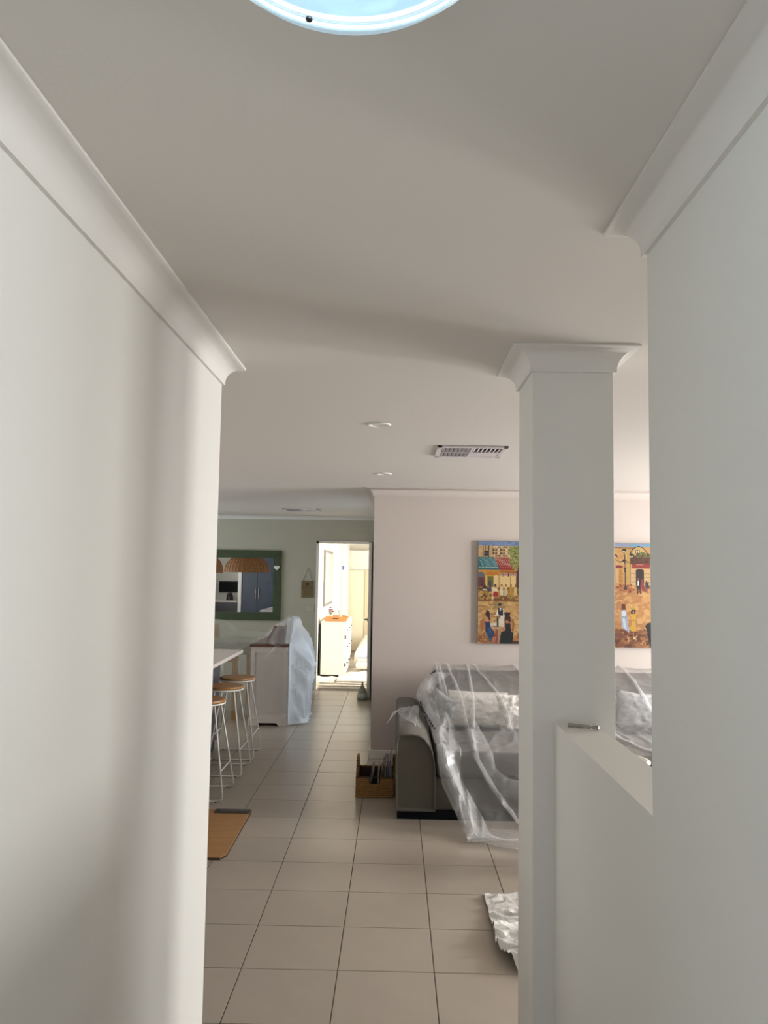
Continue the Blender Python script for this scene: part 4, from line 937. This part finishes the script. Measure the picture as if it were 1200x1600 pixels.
def base_pt(x, v, xl):
    s_ = v*(len(PATH)-1); i = min(int(s_), len(PATH)-2); k = s_-i
    y = PATH[i][0]+(PATH[i+1][0]-PATH[i][0])*k; z = PATH[i][1]+(PATH[i+1][1]-PATH[i][1])*k
    fo_ = 0
    for line, wd_ in FOLDS:
        if line[0][0]-.03 < v < line[-1][0]+.03:
            xf = interp(line, v); d_ = abs(x-xf)/(wd_*1.1)
            fo_ += wd_*.65*math.exp(-d_*1.4)*smooth((v-line[0][0]+.03)/.05)*smooth((line[-1][0]+.03-v)/.05)
    fo_ += .010*max(0, ridge(x*5+v*2, v*9, 4))**3 + .004*nz(x*16, v*22)
    cush = .105*math.exp(-((x-.80)/.37)**4)*math.exp(-((v-.37)/.10)**2)
    z += cush*.35; y -= cush
    n_ = Vector((0, -1, .35) if .15 < v < .45 or v > .62 else (0, -.2, 1)).normalized()
    e = math.exp(-((x-xl)/.09)**2)
    y += n_.y*fo_; z += n_.z*fo_
    if .2 < v < .55: z += e*.035*(1-abs(v-.37)/.18)
    if v > .6: y -= e*.03*ridge(v*5, 1)
    return Vector((x, y, max(.008, z)))
def sofa_film(u, v):
    xl = interp(LEFT, v)+.006*nz(v*22, 2); x = xl+(2.42-xl)*(u**1.35)
    p_ = base_pt(x, v, xl); return p_
sf = thing('plastic_sheet', (1.2, 6, 0), 'clear plastic sheet draped over the sofa and spilling onto the tiles', 'plastic sheet')
MB().grid(230, 220, sofa_film).build('film', 'film', sf, True)
for line, wd_ in FOLDS:   # pleats: the film doubled over itself
    v0, v1 = line[0][0], line[-1][0]
    def pleat(u, v, line=line, wd_=wd_, v0=v0, v1=v1):
        vv = v0+(v1-v0)*v; ww = wd_*(.5+1.5*v)*(1-smooth((v-.85)/.15)*.8)
        x = interp(line, vv)+ww*(u-.15)
        p_ = base_pt(x, vv, interp(LEFT, vv)); c_ = math.sin(u*math.pi)
        return (p_.x, p_.y-.006-.008*c_, p_.z+.004+.006*c_)
    MB().grid(6, 70, pleat).build('pleat', 'film2', sf, True)
for k_, (w0, w1, off_) in enumerate(((.0, .15, .018), (.03, .20, .03))):
    def bunch(u, v, w0=w0, w1=w1, off_=off_, k_=k_):
        vv = .21+.70*v; xl = interp(LEFT, vv); ww = (w1-w0)*(.75+.5*nz(v*5, k_, 7))
        x = xl+w0+ww*u; p_ = base_pt(x, vv, xl)
        r_ = .020*max(0, ridge(x*13-vv*3, vv*5+k_, 2))**2
        return (p_.x, p_.y-off_*(.4+math.sin(u*math.pi)*.6)-r_, p_.z+.008+.010*math.sin(u*math.pi)+r_*.5)
    MB().grid(34, 120, bunch).build('bunched_layer', 'film2', sf, True)
def flap(u, v):   # second, doubled-over layer that hangs in a curve across the seat
    outer = [(.474, .56), (.56, .545), (.633, .54), (.697, .602), (.737, .694), (.755, .84), (.76, 1.1), (.75, 1.6)]
    inner = [(.40, .60), (.485, .653), (.60, .655), (.66, .675), (.69, .75), (.70, .86), (.71, 1.1), (.70, 1.6)]
    s_ = u*(len(outer)-1); i = min(int(s_), len(outer)-2); k = s_-i
    A = [outer[i][q]+(outer[i+1][q]-outer[i][q])*k for q in (0, 1)]; B = [inner[i][q]+(inner[i+1][q]-inner[i][q])*k for q in (0, 1)]
    vv = A[0]+(B[0]-A[0])*v; x = A[1]+(B[1]-A[1])*v
    p_ = base_pt(x, vv, 0); c_ = math.sin(v*math.pi)*.5+.3
    return (p_.x, p_.y-.03*c_-.012, p_.z+.012*c_+.004)
MB().grid(90, 16, flap).build('doubled_layer', 'film2', sf, True)
def hem(u, v):    # rolled thick hem on the floor
    x = .46+u*.80; y = 4.97-.16*smooth(u*1.6)+.05*nz(u*6, 0)+.03*math.sin(u*9); a = v*2*math.pi
    rr_ = .035*(.8+.5*abs(nz(u*9, 3)))*(1+.25*nz(u*15, v*4)); 
    return (x, y+1.5*rr_*math.cos(a), max(.003, .028+rr_*math.sin(a)*.75))
MB().grid(60, 18, hem).build('bunched_hem', 'film2', sf, True)
def wing(u, v):   # loose end lying over the arm
    a = Vector((.015, 6.10, .605)).lerp(Vector((.18, 6.0, .655)), v) if v < 1 else Vector((.18, 6.0, .655))
    b = Vector((.06, 5.95, .575)).lerp(Vector((.20, 5.55, .50)), v)
    p_ = a.lerp(b, u); return (p_.x+.015*nz(u*5, v*5), p_.y, max(p_.z+.02*nz(u*4, v*6, 2), .575 if p_.x < .16 else p_.z))
MB().grid(16, 16, wing).build('loose_end', 'film2', sf, True)
def tail(u, v):
    x = .012-.055*v+.03*u*(1-v); y = 6.05-.10*u; z = .60-.10*v+.02*u
    return (x-.010-.008*nz(u*5, v*6), y, z)
MB().grid(10, 12, tail).build('loose_tail', 'film2', sf, True)

# ---- basket of magazines
bk = thing('magazine_basket', (-.123, 6.07, 0), 'woven seagrass magazine basket on the tiles beside the sofa', 'basket')
BX0, BX1, BY0, BY1 = -.262, .008, 5.89, 6.25
def side_top(y):  # raised handle sides
    t_ = 1-abs(y-(BY0+BY1)/2)/((BY1-BY0)/2); return .145+.125*smooth(t_*1.2)
rows = MB(); rr_ = .0085; z = rr_
def wob(k): return .0018*math.sin(k*1.9)+.0012*random.uniform(-1, 1)
while z < .27:
    for yy in (BY0, BY1):
        if z < .145:
            segs = [(BX0, BX1)] if not (yy == BY0 and z > .10) else [(BX0, BX0+.092), (BX0+.170, BX1)]
            for a, b in segs:
                nn = max(4, int((b-a)/.012)); rows.tube([(a+(b-a)*i/nn, yy+(.0025 if (i+int(z/.017)) % 2 else -.0025), z+wob(i)) for i in range(nn+1)], rr_, 6)
    for xx in (BX0, BX1):
        ya = [BY0+(BY1-BY0)*i/30 for i in range(31) if side_top(BY0+(BY1-BY0)*i/30) > z]
        if len(ya) > 2: rows.tube([(xx+(.0025 if (i+int(z/.017)) % 2 else -.0025), y_, z+wob(i)) for i, y_ in enumerate(ya)], rr_, 6)
    z += .0165
wo = rows.build('woven_sides', 'basket', bk, True); wo['kind'] = 'stuff'
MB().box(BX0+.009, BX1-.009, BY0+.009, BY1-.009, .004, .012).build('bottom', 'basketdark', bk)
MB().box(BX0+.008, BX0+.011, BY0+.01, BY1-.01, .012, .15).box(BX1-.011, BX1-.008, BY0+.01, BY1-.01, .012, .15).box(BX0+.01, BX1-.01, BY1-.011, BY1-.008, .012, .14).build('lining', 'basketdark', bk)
MB().tube([(BX0-.004, BY0-.004, .147), (BX0+.09, BY0-.004, .147)], .006, 8).tube([(BX0+.172, BY0-.004, .147), (BX1+.004, BY0-.004, .147)], .006, 8).tube([(BX0+.09, BY0-.002, .148), (BX0+.172, BY0-.002, .148)], .0022, 6).tube([(BX0+.092, BY0-.004, .145), (BX0+.092, BY0-.004, .10), (BX0+.170, BY0-.004, .10), (BX0+.170, BY0-.004, .145)], .003, 6).build('rim', 'basketdark', bk)
mags = [(-.155, .014, .175, -.42, (.12, .13, .15)), (-.118, .012, .18, -.10, (.35, .32, .28)), (-.102, .010, .175, -.18, (.05, .05, .06)), (-.082, .009, .215, -.10, (.06, .05, .05)),
        (-.066, .010, .245, -.06, (.33, .27, .22)), (-.050, .012, .24, -.05, (.12, .13, .17)), (-.032, .013, .245, -.04, (.20, .23, .36)), (-.0155, .006, .285, .0, (.30, .27, .22))]
mlab = ['dark blue folded magazine leaning left in the basket notch', 'crumpled cream paper magazine at the left of the basket', 'thin black magazine beside the crumpled cream one', 'dark brown magazine in the middle of the basket', 'tall tan spined magazine in the basket', 'charcoal grey magazine between the tan and blue ones', 'slate blue magazine near the sofa side of the basket', 'tallest thin beige magazine against the sofa side of the basket']
for k, (x, th, hh, lean, col) in enumerate(mags):
    y0, y1 = BY0+.035, BY1-.06-.01*(k % 3); z0 = .014; hx = math.tan(-lean)*hh*.5
    t = thing('magazine', (x, (y0+y1)/2, z0), mlab[k], 'magazine', 'magazines in the woven basket')
    base = x if k else x-.035
    hz_ = hh
    def Q(dx, y, z_): return (base+dx+hx*(z_/hh), y, z0+z_)
    m1 = mat('magazine_cover_%d' % k, col, .35)
    for s_, nm in ((0, 'cover'), (1, 'cover')):
        d0 = 0 if s_ == 0 else th-.001
        MB().add([Q(d0, y0, 0), Q(d0+.001, y0, 0), Q(d0+.001, y1, 0), Q(d0, y1, 0), Q(d0, y0, hz_), Q(d0+.001, y0, hz_), Q(d0+.001, y1, hz_), Q(d0, y1, hz_)],
                 [(0, 1, 2, 3), (4, 7, 6, 5), (0, 4, 5, 1), (1, 5, 6, 2), (2, 6, 7, 3), (3, 7, 4, 0)]).build('cover', m1, t)
    MB().add([Q(.001, y0+.002, .002), Q(th-.001, y0+.002, .002), Q(th-.001, y1-.002, .002), Q(.001, y1-.002, .002), Q(.001, y0+.002, hz_-.003), Q(th-.001, y0+.002, hz_-.003), Q(th-.001, y1-.002, hz_-.003), Q(.001, y1-.002, hz_-.003)],
             [(0, 1, 2, 3), (4, 7, 6, 5), (0, 4, 5, 1), (1, 5, 6, 2), (2, 6, 7, 3), (3, 7, 4, 0)]).build('pages', 'plaque' if k in (2, 3) else mat('page_paper_%d' % k, tuple(min(1, c_*.5+.10) for c_ in col), .8), t)

# ---- bucket behind the half wall
bx_, by_ = 1.30, 4.60
bu = thing('waste_bin', (bx_, by_, 0), 'white round plastic bin, its rim just showing over the half wall', 'bin')
MB().lathe([(.0005, 0), (.115, 0), (.143, .585), (.152, .587), (.152, .605), (.141, .607), (.139, .585), (.112, .006), (.0005, .006)], bx_, by_, 48).build('body', mat('bin_plastic', (.82, .8, .74), .35), bu, 'auto')
MB().tube([(bx_+.154*math.cos(t), by_+.154*math.sin(t), .596) for t in [2*math.pi*k/48 for k in range(48)]], .006, 8, True).build('rim', 'white', bu, True)

# ---- crumpled film on the tiles near the column
def crumple(u, v):
    # u across (left edge to right), v near to far
    xl = interp([(0, .535), (.10, .50), (.22, .462), (.45, .468), (.75, .472), (1, .473)], v); y = 3.39+v*.80-.12*u*(1-v)*1.2+.07*u*v
    x = xl+(1.15-xl)*u
    r1 = max(0, ridge(x*2+1, y*9, 1))**2; r2 = max(0, ridge(x*7, y*16, 5))**2
    near = 1-smooth((v-.25)/.5)
    z = .006+.040*r1*(.25+.9*near)+.018*r2+.008*abs(nz(x*18, y*24))+.005*max(0, ridge(x*12, y*26, 8))**2
    z *= smooth(min(v, 1-v)*9+.25)
    return (x+.008*nz(y*14, 2), y+.006*nz(x*20, y*9), max(.004, z))
cs = tag(MB().grid(110, 130, crumple).build('crumpled_sheet', 'silver', None, True), 'crumpled shiny plastic sheet on the tiles at the foot of the column', 'plastic sheet')

# ---- metal bolt left on the half wall
mbt = thing('metal_bolt', (.565, 2.49, 1.172), 'small metal anchor bolt lying on top of the half wall', 'bolt')
p0, p1 = Vector((.548, 2.52, 1.1795)), Vector((.632, 2.478, 1.1795)); dd = (p1-p0)
MB().tube([p0, p0+dd*.72], .0055, 10).build('sleeve', 'steel', mbt, 'auto')
MB().tube([p0+dd*.72, p1], .0032, 8).build('shank', 'steel', mbt, 'auto')
for k in (0, .06, .12, .36, .42): MB().tube([p0+dd*k, p0+dd*(k+.03)], .0072, 8).build('collar', 'steel', mbt)
MB().tube([p1-dd*.1, p1], .0068, 6).build('head', 'steel', mbt)
MB().tube([p0+dd*.80, p0+dd*.90], .006, 6).build('nut', 'steel', mbt)
